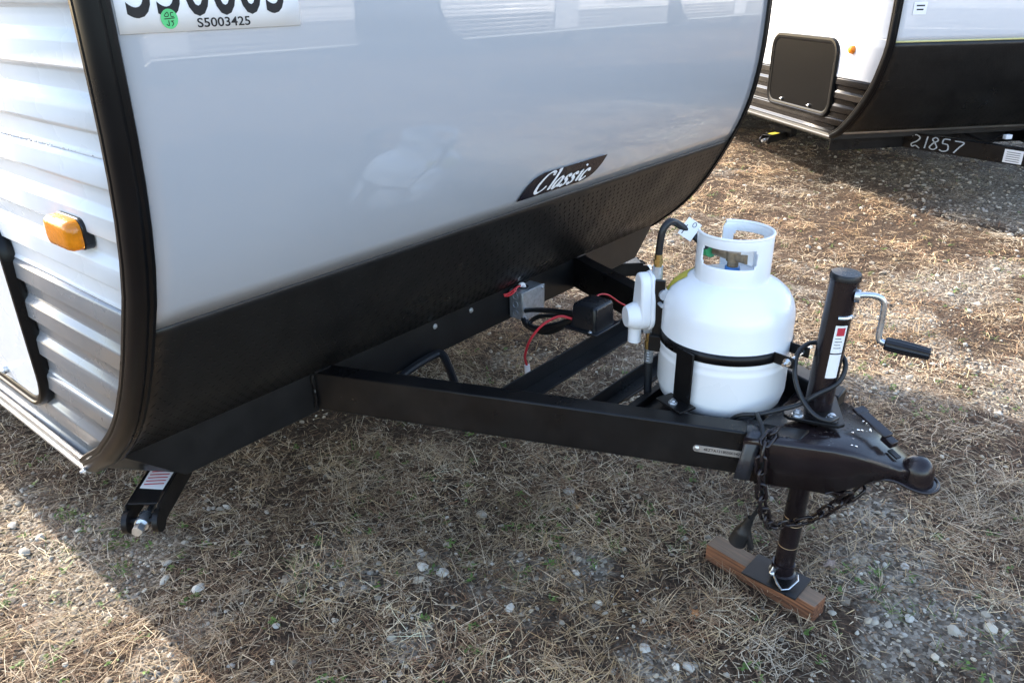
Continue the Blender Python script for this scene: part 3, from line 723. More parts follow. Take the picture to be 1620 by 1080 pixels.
# ---- trailers across the lot, seen only as reflections in the nose -----
def far_trailer(x, y, length, label, text=None, white='white_siding', rot=R(-90)):
    t = thing('parked_trailer', label, 'trailer', (x, y, 0), rot, 'trailers parked across the lot')
    trailer_body(t, PROF1, TIP1, W1, .91, length, .939, 'grey_siding', 2.70, tread=False, lod=True)
    wheels(t, W1, -length * .55)
    for (a, b, z0, z1) in ((-1.9, -1.2, 1.45, 2.0), (-length + .6, -length + 1.5, 1.4, 2.0)):
        q = G().box((W1 + .01, (a + b) / 2, (z0 + z1) / 2), (.03, b - a, z1 - z0)).build('window', 'trim_black', t, bevel=.01)
        G().box((W1 + .02, (a + b) / 2, (z0 + z1) / 2), (.02, b - a - .06, z1 - z0 - .06)).build('pane', 'window', q)
    q = G().box((W1 + .012, -2.75, 1.46), (.03, .66, 1.86)).build('door', 'white_panel', t, bevel=.01); G().box((W1 + .03, -2.75, 2.0), (.01, .34, .4)).build('pane', 'window', q)
    if text:
        v, f = text_flat(text, .26, .004, .25, 'LEFT'); G().add([(W1 + .017, -length + 1.0 + a, 1.06 + b) for a, b in v], f).build('lettering', 'grey_siding', t)
    return t
far_trailer(-7.3, 8.8, 6.2, 'long white trailer with lettering parked across the lot', 'AMERI-LITE')
far_trailer(-0.2, 9.3, 5.6, 'shorter white trailer parked across the lot beside the lettered one')
far_trailer(-15.0, 9.2, 6.0, 'white trailer parked across the lot beyond the lettered one')

# ------------------------------------------------------------------ gas cylinder
TB = (0.0, .838, .468)
tk = thing('propane_tank', 'white propane cylinder strapped on the trailer tongue', 'gas cylinder', TB)
prof = [(.004, .012), (.06, .014), (.10, .020), (.130, .032), (.148, .052), (.1545, .078), (.1548, .150), (.1557, .153), (.1557, .160), (.1548, .163), (.1548, .172), (.1557, .175), (.1557, .181), (.1548, .184), (.1548, .262), (.1530, .280), (.147, .300), (.136, .318), (.120, .332), (.100, .343), (.075, .351), (.045, .356), (.022, .358)]
G().lathe(prof, 64).build('cylinder_body', 'tank_white', tk, sharp=50)
G().lathe([(.098, 0), (.101, 0), (.101, .025), (.098, .025)], 48).build('foot_ring', 'tank_white', tk)
def collar():
    # opening towards the regulator; hand holes front and back
    g = G(); r = .0860; th = .004; z0, z1 = .346, .458; wz0, wz1 = .390, .434
    a0, a1 = R(-62), R(225); n = 96
    holes = [(R(-33), R(60)), (R(150), R(208))]
    def topz(a):
        d = min(a - a0, a1 - a); return z1 - .0 - .014 * max(0, 1 - d / R(9)) ** 2
    def grid_face(i):
        a = a0 + (a1 - a0) * (i + .5) / n
        return any(h0 < a < h1 for h0, h1 in holes)
    for inner in (0, 1):
        rr = r - th * inner; vv = []; ff = []
        zs = [z0, wz0, wz0 + .008, wz1 - .008, wz1, None]
        for i in range(n + 1):
            a = a0 + (a1 - a0) * i / n
            for z in zs:
                q = topz(a) if z is None else z; vv.append((rr * math.cos(a), rr * math.sin(a), q))
        for i in range(n):
            h = grid_face(i); edge = h and not (grid_face(i - 1) and grid_face(i + 1))
            for j in range(5):
                if h and j == 2: continue
                if h and j in (1, 3) and not edge: continue
                q = (i * 6 + j, (i + 1) * 6 + j, (i + 1) * 6 + j + 1, i * 6 + j + 1); ff.append(q if not inner else q[::-1])
        g.add(vv, ff)
    return g
g = G(); cg = collar(); half = len(cg.v) // 2
outer = G(); nf = [q for q in cg.f if q[0] < half]; outer.v = cg.v[:half]; outer.f = nf
o = outer.build('collar', 'tank_white', tk, sharp=50); q = o.modifiers.new('solid', 'SOLIDIFY'); q.thickness = .0045; q.offset = -1; q = o.modifiers.new('bevel', 'BEVEL'); q.width = .0014; q.segments = 2; q.limit_method = 'ANGLE'
o.rotation_euler = (0, 0, 0)
# rim bead
g = G(); a0, a1 = R(-58), R(221); g.tube([(.0840 * math.cos(a), .0840 * math.sin(a), .4575) for a in np.linspace(a0, a1, 60)], .0036, 8); g.build('collar_rim', 'tank_white', o)
# valve
v_ = G().lathe([(.016, .356), (.016, .366), (.013, .368), (.013, .384), (.017, .386), (.017, .408), (.010, .410)], 20).build('valve', 'bronze', tk)
g = G(); g.cyl((0, 0, .396), (-.018, -.055, .396), .012, 16); g.cyl((0, 0, .397), (.015, .040, .399), .011, 14); g.build('valve_port', 'bronze', v_)
G().lathe([(.0175, .362), (.0175, .371), (.014, .372)], 20).build('seal_ring', 'blue_tape', v_)
g = G(); g.lathe([(.018, -.012), (.023, -.010), (.023, .012), (.015, .016)], 14, align((-.018, -.055, 0), (-.024, -.073, .398))); g.build('coupling_nut', 'green_plastic', v_, sharp=20)
g = G(); g.box((.012, .038, .404), (.004, .03, .034)); g.build('safety_tag', 'paper', v_)
g = G(); g.box((.055, -.018, .358), (.004, .030, .012), Matrix.Rotation(R(30), 3, 'Z')); g.build('relief_tag', 'zinc', v_)
# yellow hazard label on the shoulder
rows = []
for (r_, z_) in ((.1482, .3005), (.1372, .3190), (.1212, .3332), (.1012, .3440)):
    rows.append([(r_ * math.cos(a), r_ * math.sin(a), z_) for a in np.linspace(R(243), R(303), 14)])
g = G().grid(rows); o = g.build('hazard_label', 'yellow_label', tk)

# strap, upright and regulator post (bolted hold-down)
br = thing('tank_bracket', 'black steel hold-down bracket with band strap around the white cylinder', 'bracket', (.19, .826, .54))
def wb(g, name, mat, **k): return rel(g, (.19, .826, .54)).build(name, mat, br, **k)
g = G(); rows = []
ct = Vector((0, .838, 0)); rs = .1575
for z in (.655, .680):
    rows.append([(ct.x + rs * math.cos(a), ct.y + rs * math.sin(a), z) for a in np.linspace(R(-262), R(70), 72)])
g.grid(rows); wb(g, 'strap', 'black_steel', thick=.004, sharp=60)
# strap ears with bolt, on the coupler side
for i, a in enumerate((R(70), R(98))):
    d = Vector((math.cos(a), math.sin(a), 0)); p = ct + d * rs; ear = Vector((.14, 1, 0)).normalized()
    g = G(); g.box(p + ear * .020 + Vector((0, 0, .6675)), (.004, .05, .026), Matrix.Rotation(math.atan2(ear.y, ear.x) - R(90), 3, 'Z')); wb(g, 'strap_ear', 'black_steel', bevel=.001)
g = G(); g.cyl((.082, 1.016, .668), (-.05, 1.030, .668), .0042, 10); bolt(g, (.062, 1.018, .668), (1, -.05, 0), .008, .007, .010); bolt(g, (-.018, 1.026, .668), (-1, .05, 0), .008, .007, .010); wb(g, 'strap_bolt', 'zinc')
# near upright: flat bar from the beam to the strap
g = G(); pa = Vector((.148, .795, 0)); pb = Vector((.166, .846, 0)); dm = (pb - pa).normalized(); nm = Vector((dm.y, -dm.x, 0))
mid = (pa + pb) / 2 + nm * .006; base_z = .545
ang = math.atan2(dm.y, dm.x)
g.box(mid + Vector((0, 0, (.675 + base_z) / 2)), ((pb - pa).length, .005, .675 - base_z), Matrix.Rotation(ang, 3, 'Z'))
wb(g, 'upright', 'black_steel', bevel=.001)
g = G(); g.box(mid + nm * .018 + Vector((0, 0, .5435)), (.085, .05, .005), Matrix.Rotation(ang, 3, 'Z')); wb(g, 'foot', 'black_steel', bevel=.001)
g = G(); bolt(g, mid + nm * .026 + Vector((0, 0, .546)), (0, 0, 1), .009, .007, .011); wb(g, 'foot_bolt', 'zinc')
# regulator post
g = G(); g.box((.088, .7015, .712), (.012, .024, .175), Matrix.Rotation(R(23), 3, 'Z')); g.box((.096, .702, .640), (.020, .030, .040), Matrix.Rotation(R(23), 3, 'Z')); wb(g, 'regulator_post', 'black_steel', bevel=.001)

# ------------------------------------------------------------------ regulator
RB = (.05, .655, .63)
rg = thing('gas_regulator', 'white two stage gas regulator with brass fittings beside the cylinder', 'regulator', RB)
def wr(g, name, mat, parent=rg, **k): return rel(g, RB).build(name, mat, parent, **k)
# cover: capsule outline seen from +x, -y side; axis of the cover
ax = Vector((.78, -.62, 0)).normalized()      # faces camera-left
sidev = Vector((.62, .78, 0)).normalized()
ctr = Vector((.085, .664, 0))
def capsule(r0, r1, z0, z1, n=10):
    o = []
    for i in range(n + 1): t = math.pi * i / n; o.append((r1 * math.cos(t), z1 + r1 * math.sin(t)))
    for i in range(n + 1): t = math.pi + math.pi * i / n; o.append((r0 * math.cos(t), z0 + r0 * math.sin(t)))
    return o
Tm = Matrix((sidev, Vector((0, 0, 1)), ax)).transposed().to_4x4(); Tm.translation = ctr
# columns: x->side, y->up, z->ax
o = G().prism(capsule(.036, .026, .700, .785), -.004, .024, Tm); ob = wr(o, 'cover', 'white_plastic', bevel=.006)
o = G().prism(capsule(.039, .029, .700, .785), -.012, -.002, Tm); wr(o, 'cover_flange', 'white_plastic', bevel=.003)
o = G().prism(capsule(.030, .018, .700, .780), -.034, -.011, Tm); wr(o, 'body', 'silver_cast', bevel=.005)
cpos = ctr + Vector((0, 0, .700)); o = G(); o.lathe([(.034, .008), (.034, .030), (.029, .044), (.026, .050), (.0245, .052), (.001, .052)], 28, align(ax, cpos)); wr(o, 'diaphragm_cap', 'white_plastic', sharp=35)
vp_ = cpos + ax * .022 - sidev * .008; o = G(); o.tube([vp_ + Vector((0, 0, -.02)), vp_ + Vector((0, 0, -.072))], .0165, 18); wr(o, 'vent_spout', 'white_plastic')
ip = ctr - ax * .020 + sidev * .010
o = G(); o.cyl(ip + Vector((0, 0, .775)), ip + Vector((0, 0, .828)), .013, 14); o.cyl(ip + sidev * .01 + Vector((0, 0, .765)) - ax * .01, ip + sidev * .034 + Vector((0, 0, .765)) - ax * .01, .014, 14); o.cyl(ip + sidev * .0 + Vector((0, 0, .742)), ip + sidev * .045 + Vector((0, 0, .742)), .005, 10); wr(o, 'inlet', 'silver_cast')
o = G(); o.cyl(ip + Vector((0, 0, .826)), ip + Vector((0, 0, .858)), .0095, 12); o.cyl(ip + Vector((0, 0, .835)), ip + Vector((0, 0, .845)), .012, 6); wr(o, 'inlet_fitting', 'brass')
hp = smooth([ip + Vector((0, 0, .852)), ip + Vector((0, .001, .88)), ip + Vector((-.004, .004, .916)), ip + Vector((-.020, .012, .934)), ip + Vector((-.045, .020, .925)), ip + Vector((-.066, .050, .900)), ip + Vector((-.066, .082, .880)), Vector((-.03, .755, .866))], 6)
o = G(); o.tube(hp, .0088, 12); hs = wr(o, 'supply_hose', 'hose')
mtp = ip + Vector((-.063, .040, .906)); o = G()
nz_ = Vector((.80, .42, .42)).normalized(); vv_ = Vector((-.2, .80, -.45)); vv_ = (vv_ - nz_ * vv_.dot(nz_)).normalized(); uu = nz_.cross(vv_)
rot = Matrix((vv_, uu, vv_.cross(uu))).transposed(); o.box(mtp + Vector((.006, .006, .008)), (.036, .046, .0012), rot); o.tube([mtp - vv_ * .018, mtp + vv_ * .018], .0100, 12); tg = wr(o, 'hose_tag', 'paper', parent=hs)
o = G(); fr_ = mtp + Vector((.006, .006, .008)) + rot @ Vector((.004, .014, .0012))
o.tube([fr_ + rot @ Vector((.004 * math.cos(a), .006 * math.sin(a), 0)) for a in np.linspace(0, 2 * math.pi, 12)[:-1]], .0007, 5, closed=True); o.box(fr_ + rot @ Vector((-.014, -.02, 0)), (.002, .025, .0006), rot); wr(o, 'tag_print', 'ink', parent=tg)
op = ctr - ax * .018 - sidev * .004
o = G(); o.box(op + Vector((0, 0, .660)), (.04, .03, .018), Matrix.Rotation(R(-53), 3, 'Z')); wr(o, 'outlet_block', 'silver_cast', bevel=.003)
o = G(); o.cyl(op + Vector((0, 0, .655)), op + Vector((0, 0, .632)), .011, 6); o.cyl(op + Vector((0, 0, .634)), op + Vector((0, 0, .626)), .0085, 14); o.cyl(op + Vector((0, 0, .627)), op + Vector((0, 0, .605)), .0125, 6); wr(o, 'outlet_fitting', 'brass')
o = G(); zz = .605
for k in range(5): o.lathe([(.0095, zz - .0085), (.0115, zz - .007), (.0115, zz - .002), (.0095, zz)], 16, Matrix.Translation((op.x, op.y, 0))); zz -= .0075
wr(o, 'crimp', 'zinc')
o = G(); o.tube(smooth([op + Vector((0, 0, .572)), op + Vector((.003, .004, .52)), op + Vector((.012, .012, .46)), op + Vector((.018, .012, .41)), op + Vector((.06, .0, .375)), op + Vector((.16, -.06, .375)), op + Vector((.32, -.35, .40))], 6), .0105, 12); wr(o, 'outlet_hose', 'hose')
o = G(); o.prism([(-.03, 0), (.004, .006), (.004, -.006)], 0, .0015, align((.6, -.3, .7), ctr + ax * .006 - sidev * .034 + Vector((0, 0, .724)))); rt = wr(o, 'warning_tag', 'paper')
o = G(); o.prism([(-.018, .0012), (-.004, .0036), (-.004, -.0036), (-.018, -.0012)], .0015, .0021, align((.6, -.3, .7), ctr + ax * .006 - sidev * .034 + Vector((0, 0, .724)))); wr(o, 'tag_print', 'ink_red', parent=rt)

# ------------------------------------------------------------------ junction box on the cross plate
JB = (-.185, .0, .42)
jb = thing('junction_box', 'galvanised steel junction box with red wires on the black cross plate', 'junction box', JB)
def wj(g, name, mat, parent=jb, **k): return rel(g, JB).build(name, mat, parent, **k)
x0, x1, y0, y1, z0, z1 = -.292, -.178, .002, .060, .433, .532
g = G(); g.box(((x0 + x1) / 2, (y0 + y1) / 2, (z0 + z1) / 2), (x1 - x0, y1 - y0, z1 - z0)); bx_ = wj(g, 'box_body', 'galv', bevel=.004)
g = G(); g.box(((x0 + x1) / 2, y1 + .0012, (z0 + z1) / 2), (x1 - x0 + .002, .0024, z1 - z0 + .002)); wj(g, 'cover_plate', 'galv', bevel=.001)
g = G()
for (a, b) in ((x0 + .010, z1 - .010), (x1 - .010, z0 + .010), (x0 + .010, z0 + .010)): bolt(g, (a, y1 + .002, b), (0, 1, 0), .0042, .002, .006)
wj(g, 'cover_screw', 'zinc')
for k in range(3):
    g = G(); zc = z0 + .022 + k * .030; g.tube([(x1 + .0012, y0 + .028 + .0105 * math.cos(a), zc + .0105 * math.sin(a)) for a in np.linspace(0, 2 * math.pi, 20)[:-1]], .0013, 6, closed=True); g.cyl((x1 - .001, y0 + .028, zc), (x1 + .0008, y0 + .028, zc), .0085, 16); wj(g, 'knockout', 'galv', parent=bx_)
g = G(); g.lathe([(.016, -.002), (.016, .004), (.0125, .004), (.0125, -.002)], 20, Matrix.Translation((-.222, .030, z1 + .001))); wj(g, 'grommet', 'black_rubber', parent=bx_)
g = G(); g.tube(smooth([(-.222, .030, z1 - .02), (-.220, .030, z1 + .010), (-.206, .026, z1 + .012)], 4), .0075, 8); wj(g, 'wire_sleeve', 'white_plastic')
for k in range(2):
    g = G(); g.tube(smooth([(-.214, .030, z1 + .008), (-.195, .026, z1 + .010), (-.175, .022 + k * .006, z1 + .002 - k * .003), (-.158, .015 + k * .007, z1 - .006 - k * .004), (-.146, .006 + k * .003, z1 - .008 - k * .004)], 5), .0032, 8); wj(g, 'wire', 'red_wire')

# ------------------------------------------------------------------ breakaway battery box on the rail
BB = (-.09, .40, .53)
bb = thing('battery_box', 'small black plastic box with red wire lead on the tongue cross rail', 'box', BB)
def wbb(g, name, mat, parent=bb, **k): return rel(g, BB).build(name, mat, parent, **k)
cx_, cy_ = -.088, .395
g = G(); g.box((cx_, cy_, .540), (.124, .112, .008)); wbb(g, 'base_tray', 'black_plastic', bevel=.002)
rows = []
def rr_row(hw, hd, z, r): return [(cx_ + a, cy_ + b, z) for a, b in rrect(-hw, hw, -hd, hd, r, 5)]
rows = [rr_row(.051, .045, .543, .010), rr_row(.0495, .0435, .558, .010), rr_row(.048, .042, .606, .011), rr_row(.0455, .0395, .6125, .011), rr_row(.041, .035, .6155, .010)]
n = len(rows[0]); vv = [p for r_ in rows for p in r_]; ff = [(i * n + j, i * n + (j + 1) % n, (i + 1) * n + (j + 1) % n, (i + 1) * n + j) for i in range(4) for j in range(n)] + [tuple(range(4 * n, 5 * n))]
cv = wbb(G().add(vv, ff), 'cover', 'black_plastic', sharp=40)
g = G(); g.lathe([(.014, .6154), (.0145, .6163), (.0135, .6163), (.0135, .6154)], 24, Matrix.Translation((cx_ - .004, cy_, 0))); wbb(g, 'moulded_ring', 'black_plastic', parent=cv)
g = G(); bolt(g, (cx_ + .056, cy_ + .030, .543), (0, 0, 1), .0045, .004, .006); wbb(g, 'screw', 'zinc')
g = G(); g.tube(smooth([(-.048, .352, .562), (-.02, .325, .572), (.025, .300, .555), (.052, .275, .510), (.056, .258, .455), (.052, .262, .420)], 6), .0038, 8); wbb(g, 'red_lead', 'red_wire')
g = G(); g.tube([(.052, .262, .424), (.050, .265, .378)], [.0085, .0095], 10); wbb(g, 'wire_connector', 'white_plastic')
for pts, r_ in (([(-.065, .352, .572), (-.12, .22, .530), (-.175, .10, .485), (-.195, .05, .455), (-.165, .09, .428), (-.140, .20, .445), (-.085, .34, .550)], .0085), ([(-.068, .352, .566), (-.125, .23, .515), (-.165, .13, .470), (-.150, .11, .440), (-.130, .20, .462), (-.085, .34, .556)], .0070), ([(-.070, .355, .560), (-.115, .25, .495), (-.150, .14, .440), (-.20, .06, .425), (-.25, .01, .43)], .0085)):
    g = G(); g.tube(smooth(pts, 6), r_, 10); wbb(g, 'cable', 'hose')
g = G(); g.tube(smooth([(-.135, .375, .58), (-.16, .36, .60), (-.20, .37, .595), (-.245, .385, .56), (-.29, .40, .53)], 5), .0026, 8); wbb(g, 'brake_wire', 'red_wire')
g = G(); bolt(g, (-.335, .36, .500), (.92, .38, 0), .010, .009, .013); ob_ = g.build('rail_bolt', 'zinc', tr)
# black conduit arching under the near beam
g = G(); g.tube(smooth([(.45, -.04, .36), (.40, .02, .40), (.30, .015, .425), (.20, .015, .435), (.172, .030, .435), (.19, .075, .41), (.25, .17, .37), (.32, .26, .33)], 6), .0125, 10)
o = g.build('conduit', 'hose'); tag(o, 'black conduit arching below the near tongue beam', 'cable')
g = G(); g.tube(smooth([(.30, .62, .44), (.15, .585, .43), (.0, .58, .40), (-.2, .60, .42)], 5), .004, 8); g.build('thin_cable', 'hose', tr)

# ------------------------------------------------------------------ tongue jack
JK = (0, 1.066, .0)
jk = thing('tongue_jack', 'black tube tongue jack with bent crank and foot plate', 'jack', (0, 1.066, .047), 0)
ja = Vector((0, .0315, 1)).normalized()
def jp(z): return Vector((0, 1.066, .05)) + ja * (z - .05)
def wk(g, name, mat, parent=jk, **k): return rel(g, (0, 1.066, .047)).build(name, mat, parent, **k)
g = G(); g.tube([jp(.40), jp(.868)], .0303, 32); out_t = wk(g, 'outer_tube', 'black_coupler')
g = G(); g.lathe([(.0303, .0), (.0325, .001), (.0325, .010), (.030, .0145), (.001, .0165)], 32, align(ja, jp(.866))); wk(g, 'cap', 'black_plastic', sharp=40)
g = G(); g.tube([jp(.050), jp(.42)], .0245, 28); wk(g, 'inner_tube', 'black_coupler')
for z_ in (.235, .215, .145): 
    g = G(); g.lathe([(.0247, 0), (.0251, .001), (.0247, .0022)], 28, align(ja, jp(z_))); wk(g, 'wear_ring', 'bronze')
# gear housing bolts, crank
g = G(); g.cyl(jp(.835) + Vector((.004, .028, 0)), jp(.835) + Vector((.002, .038, 0)), .014, 16); wk(g, 'crank_boss', 'zinc')
cpts = smooth([jp(.835) + Vector((.0, .030, .0)), jp(.837) + Vector((-.012, .052, .0)), jp(.833) + Vector((-.022, .070, .0)), jp(.818) + Vector((-.028, .081, 0)), jp(.775) + Vector((-.030, .084, 0)), jp(.742) + Vector((-.030, .086, 0)), jp(.732) + Vector((-.031, .094, 0)), jp(.728) + Vector((-.036, .125, 0))], 6)
g = G(); g.tube(cpts, .0066, 12); ck = wk(g, 'crank', 'zinc')
hdir = Vector((-.12, .98, -.05)).normalized(); hb = jp(.730) + Vector((-.032, .100, 0))
g = G(); rows = []; T = align(hdir, hb)
for (r_, z_) in ((.0115, 0), (.0140, .003), (.0150, .03), (.0140, .06), (.0125, .085), (.0125, .088), (.010, .090)):
    rows.append([T @ Vector((r_ * (1 + (.05 if j % 2 else -.05)) * math.cos(2 * math.pi * j / 24), r_ * (1 + (.05 if j % 2 else -.05)) * math.sin(2 * math.pi * j / 24), z_)) for j in range(24)])
vv = [p for r_ in rows for p in r_]; ff = [(i * 24 + j, i * 24 + (j + 1) % 24, (i + 1) * 24 + (j + 1) % 24, (i + 1) * 24 + j) for i in range(6) for j in range(24)] + [tuple(range(24))[::-1], tuple(range(6 * 24, 7 * 24))]
wk(G().add(vv, ff), 'handle', 'black_plastic', parent=ck, sharp=30)
g = G(); g.tube([jp(.786) + Vector((.030 * math.cos(a), .030 * math.sin(a), 0)) for a in np.linspace(R(20), R(85), 10)], .0048, 8); wk(g, 'grease_band', 'zinc')
for (z_, a) in ((.838, R(232)), (.795, R(228))):
    g = G(); d = Vector((math.cos(a), math.sin(a), 0)); g.cyl(jp(z_) + d * .028, jp(z_) + d * .036, .006, 8); wk(g, 'housing_bolt', 'zinc')
# stickers wrapped on the tube
def wrap(z0, z1, a0, a1, r_, name, mat, parent):
    rows = [[jp(z) + Vector((r_ * math.cos(a), r_ * math.sin(a), 0)) for a in np.linspace(a0, a1, 8)] for z in (z0, z1)]
    return wk(G().grid(rows), name, mat, parent)
s1 = wrap(.702, .768, R(18), R(68), .0307, 'upper_sticker', 'paper', out_t)
wrap(.742, .764, R(26), R(60), .0310, 'sticker_print', 'ink_red', s1) if False else None
s2 = wrap(.640, .699, R(18), R(68), .0307, 'lower_sticker', 'paper', out_t)
rows = [[jp(z) + Vector((.0310 * math.cos(a), .0310 * math.sin(a), 0)) for a in np.linspace(R(27), R(60), 6)] for z in (.744, .763)]
wk(G().grid(rows), 'red_print', 'ink_red', parent=out_t)
g = G()
for k in range(4):
    rows = [[jp(z) + Vector((.0310 * math.cos(a), .0310 * math.sin(a), 0)) for a in np.linspace(R(26), R(56 - 6 * (k % 2)), 6)] for z in (.714 + k * .0075, .7155 + k * .0075)]
    g.grid(rows)
wk(g, 'fine_print', 'ink', parent=out_t)
# mounting flange with bolts
g = G(); fz = .5445
tri = [(.085, 1.035), (.092, 1.05), (.062, 1.150), (.045, 1.158), (-.07, 1.10), (-.075, 1.07), (-.06, 1.05), (.07, 1.028)]
g.prism(tri, fz, fz + .008); fl = wk(g, 'mount_flange', 'black_steel', bevel=.0015)
for (x, y) in ((.074, 1.062), (.044, 1.128), (-.055, 1.078)):
    g = G(); bolt(g, (x, y, fz + .008), (0, 0, 1), .0105, .010, .013); wk(g, 'flange_bolt', 'zinc', parent=fl)
# foot
g = G(); fc = Vector((.026, 1.061, .0535)); g.box(fc, (.098, .146, .0045), Matrix.Rotation(R(-3), 3, 'Z')); ft = wk(g, 'foot_plate', 'black_steel', bevel=.001)
g = G(); g.lathe([(.034, .0), (.0285, .004), (.0285, .030), (.0265, .030)], 28, Matrix.Translation((0, 1.066, .0555))); wk(g, 'foot_socket', 'black_coupler')
pz = .071; p0 = Vector((.029, 1.053, pz))
g = G(); g.cyl((.02, 1.052, pz), (.042, 1.054, pz), .006, 12); g.ball((.043, 1.054, pz), .0075, 12, 8)
g.tube([(.040, 1.056, pz), (.060, 1.075, pz - .008), (.072, 1.093, pz - .012), (.060, 1.106, pz - .010), (.030, 1.117, pz + .003), (.018, 1.110, pz + .008)], .0025, 8); wk(g, 'clip_pin', 'zinc')

# wood block under the foot
wd = G(); a = math.atan2(.049, .301); wc = Vector((.0175, 1.024, .0235))
wd.box((0, 0, 0), (.056, .318, .056)); o = wd.build('wood_block', 'wood', None, bevel=.002); o.location = wc; o.rotation_euler = (0, 0, -a)
tag(o, 'short brown timber block under the jack foot plate', 'wood block')

# ------------------------------------------------------------------ cable looped on the jack, plug, chains
g = G(); g.tube(smooth([(.13, .90, .47), (.135, .945, .535), (.125, .99, .553), (.095, 1.02, .560), (.055, 1.058, .572), (.038, 1.085, .598), (.010, 1.120, .630), (-.02, 1.118, .668), (-.040, 1.075, .690), (-.020, 1.034, .690), (.022, 1.024, .672), (.048, 1.036, .630), (.060, 1.062, .590), (.072, 1.098, .566), (.070, 1.130, .562), (.04, 1.138, .558)], 8), .0055, 12)
pl = thing('coupling_cable', 'black trailer light cable looped round the jack tube', 'cable', (.20, .955, .54))
rel(g, (.20, .955, .54)).build('loop', 'hose', pl)
plug = thing('trailer_plug', 'black trailer plug hanging on its cable below the beam', 'plug', (.205, 1.025, .24))
def wp(g, name, mat, **k): return rel(g, (.205, 1.025, .24)).build(name, mat, plug, **k)
g = G(); g.tube(smooth([(.13, .99, .556), (.17, 1.02, .552), (.203, 1.038, .530), (.208, 1.046, .49), (.204, 1.052, .43), (.198, 1.050, .37), (.192, 1.034, .325), (.190, 1.026, .300)], 7), .0050, 10); wp(g, 'cord', 'hose')
pd = Vector((-.02, -.30, -1)).normalized()
g = G(); g.lathe([(.008, -.02), (.011, 0), (.014, .018), (.0175, .022), (.0195, .030), (.021, .060), (.0215, .066), (.017, .067), (.016, .058), (.001, .056)], 22, align(pd, (.190, 1.026, .305))); wp(g, 'plug_body', 'black_rubber')
g = G(); g.box(Vector((.190, 1.026, .305)) + pd * .045 + Vector((.0, .022, 0)), (.014, .010, .05), Matrix.Rotation(R(17), 3, 'X')); wp(g, 'key_ridge', 'black_rubber', bevel=.002)

link_me = {}
def link_mesh():
    if 'm' not in link_me:
        a, b, r_ = .0074, .0150, .0040; pts = []
        for i in range(8): t = math.pi * i / 7; pts.append((a * math.cos(t), b - a + a * math.sin(t) + .0075, 0))
        for i in range(8): t = math.pi + math.pi * i / 7; pts.append((a * math.cos(t) , -(b - a) + a * math.sin(t) - .0075, 0))
        pts = [(p[0] * 1.35, p[1], p[2]) for p in pts]
        g = G(); g.tube(pts, r_, 7, closed=True); link_me['m'] = g.mesh('link', 60); link_me['m'].materials.append(M['black_coupler'])
    return link_me['m']
def chain(path, label, base):
    t = thing('safety_chain', label, 'chain', base); p = np.array(smooth(path, 24)); s = np.r_[0, np.cumsum(np.linalg.norm(np.diff(p, axis=0), axis=1))]
    pitch = .0345; k = int(s[-1] / pitch)
    for i in range(k):
        a = np.array([np.interp(i * pitch, s, p[:, q]) for q in range(3)]); b = np.array([np.interp((i + 1) * pitch, s, p[:, q]) for q in range(3)])
        d = Vector(b - a).normalized(); x = d.orthogonal(); ref = Vector((.75, .35, .3)); x = (ref - d * ref.dot(d)).normalized()
        if i % 2: x = d.cross(x)
        x = (Matrix.Rotation(random.uniform(-.35, .35) + R(20), 3, d) @ x)
        z = x.cross(d); o = bpy.data.objects.new('link', link_mesh()); COL.objects.link(o); o.parent = t
        m_ = Matrix((x, d, z)).transposed().to_4x4(); m_.translation = Vector((a + b) / 2) - Vector(base); o.matrix_basis = m_
    return t
chain([(.150, 1.045, .548), (.185, 1.048, .552), (.222, 1.046, .535), (.226, 1.050, .48), (.222, 1.058, .42), (.205, 1.066, .36), (.160, 1.070, .300), (.100, 1.076, .272), (.058, 1.098, .262), (.050, 1.130, .285), (.055, 1.165, .335), (.062, 1.195, .385), (.060, 1.205, .418)], 'black safety chain draped over the near beam and sagging past the jack tube', (.226, 1.05, .25))
chain([(.02, 1.135, .420), (.02, 1.145, .385), (.025, 1.165, .345), (.035, 1.185, .350), (.045, 1.205, .380), (.03, 1.225, .415)], 'short looped length of black chain hanging under the coupler', (.02, 1.15, .33))

# ------------------------------------------------------------------ ground cover: straw, tufts, weeds, gravel
STRAW = np.array([(.42, .355, .26), (.33, .265, .19), (.24, .18, .125), (.54, .48, .385), (.15, .10, .068), (.41, .365, .30), (.20, .14, .098), (.105, .07, .047), (.43, .345, .22), (.18, .11, .072)]) * np.array([1.13, 1.05, 0.95])
def blades(base, yaw, pitch, length, width, bend, col, seg=2, curl=None, zmin=None):
    """many thin stems at once: returns verts, quads, per-vertex colours"""
    n = len(yaw); k = seg + 1; v = np.zeros((n, k, 2, 3)); p = base.copy(); cur = pitch.copy(); yw = yaw.copy()
    curl = np.zeros(n) if curl is None else curl
    for i in range(k):
        w_ = (width * (1 - .7 * (i / seg) ** 1.4) / 2)[:, None]; sd_ = np.stack([-np.sin(yw), np.cos(yw), .35 * np.sin(yaw * 5 + i)], -1)
        v[:, i, 0] = p + sd_ * w_; v[:, i, 1] = p - sd_ * w_
        if i < seg:
            d = np.stack([np.cos(yw) * np.cos(cur), np.sin(yw) * np.cos(cur), np.sin(cur)], -1); p = p + d * (length / seg)[:, None]
            if zmin is not None: p[:, 2] = np.maximum(p[:, 2], zmin)
            cur = cur - bend / seg; yw = yw + curl / seg
    v = v.reshape(-1, 3); o = (np.arange(n) * k * 2)[:, None]
    f = np.concatenate([np.stack([o[:, 0] + 2 * i, o[:, 0] + 2 * i + 1, o[:, 0] + 2 * i + 3, o[:, 0] + 2 * i + 2], -1) for i in range(seg)], 0)
    return v, f, np.repeat(col, k * 2, 0)
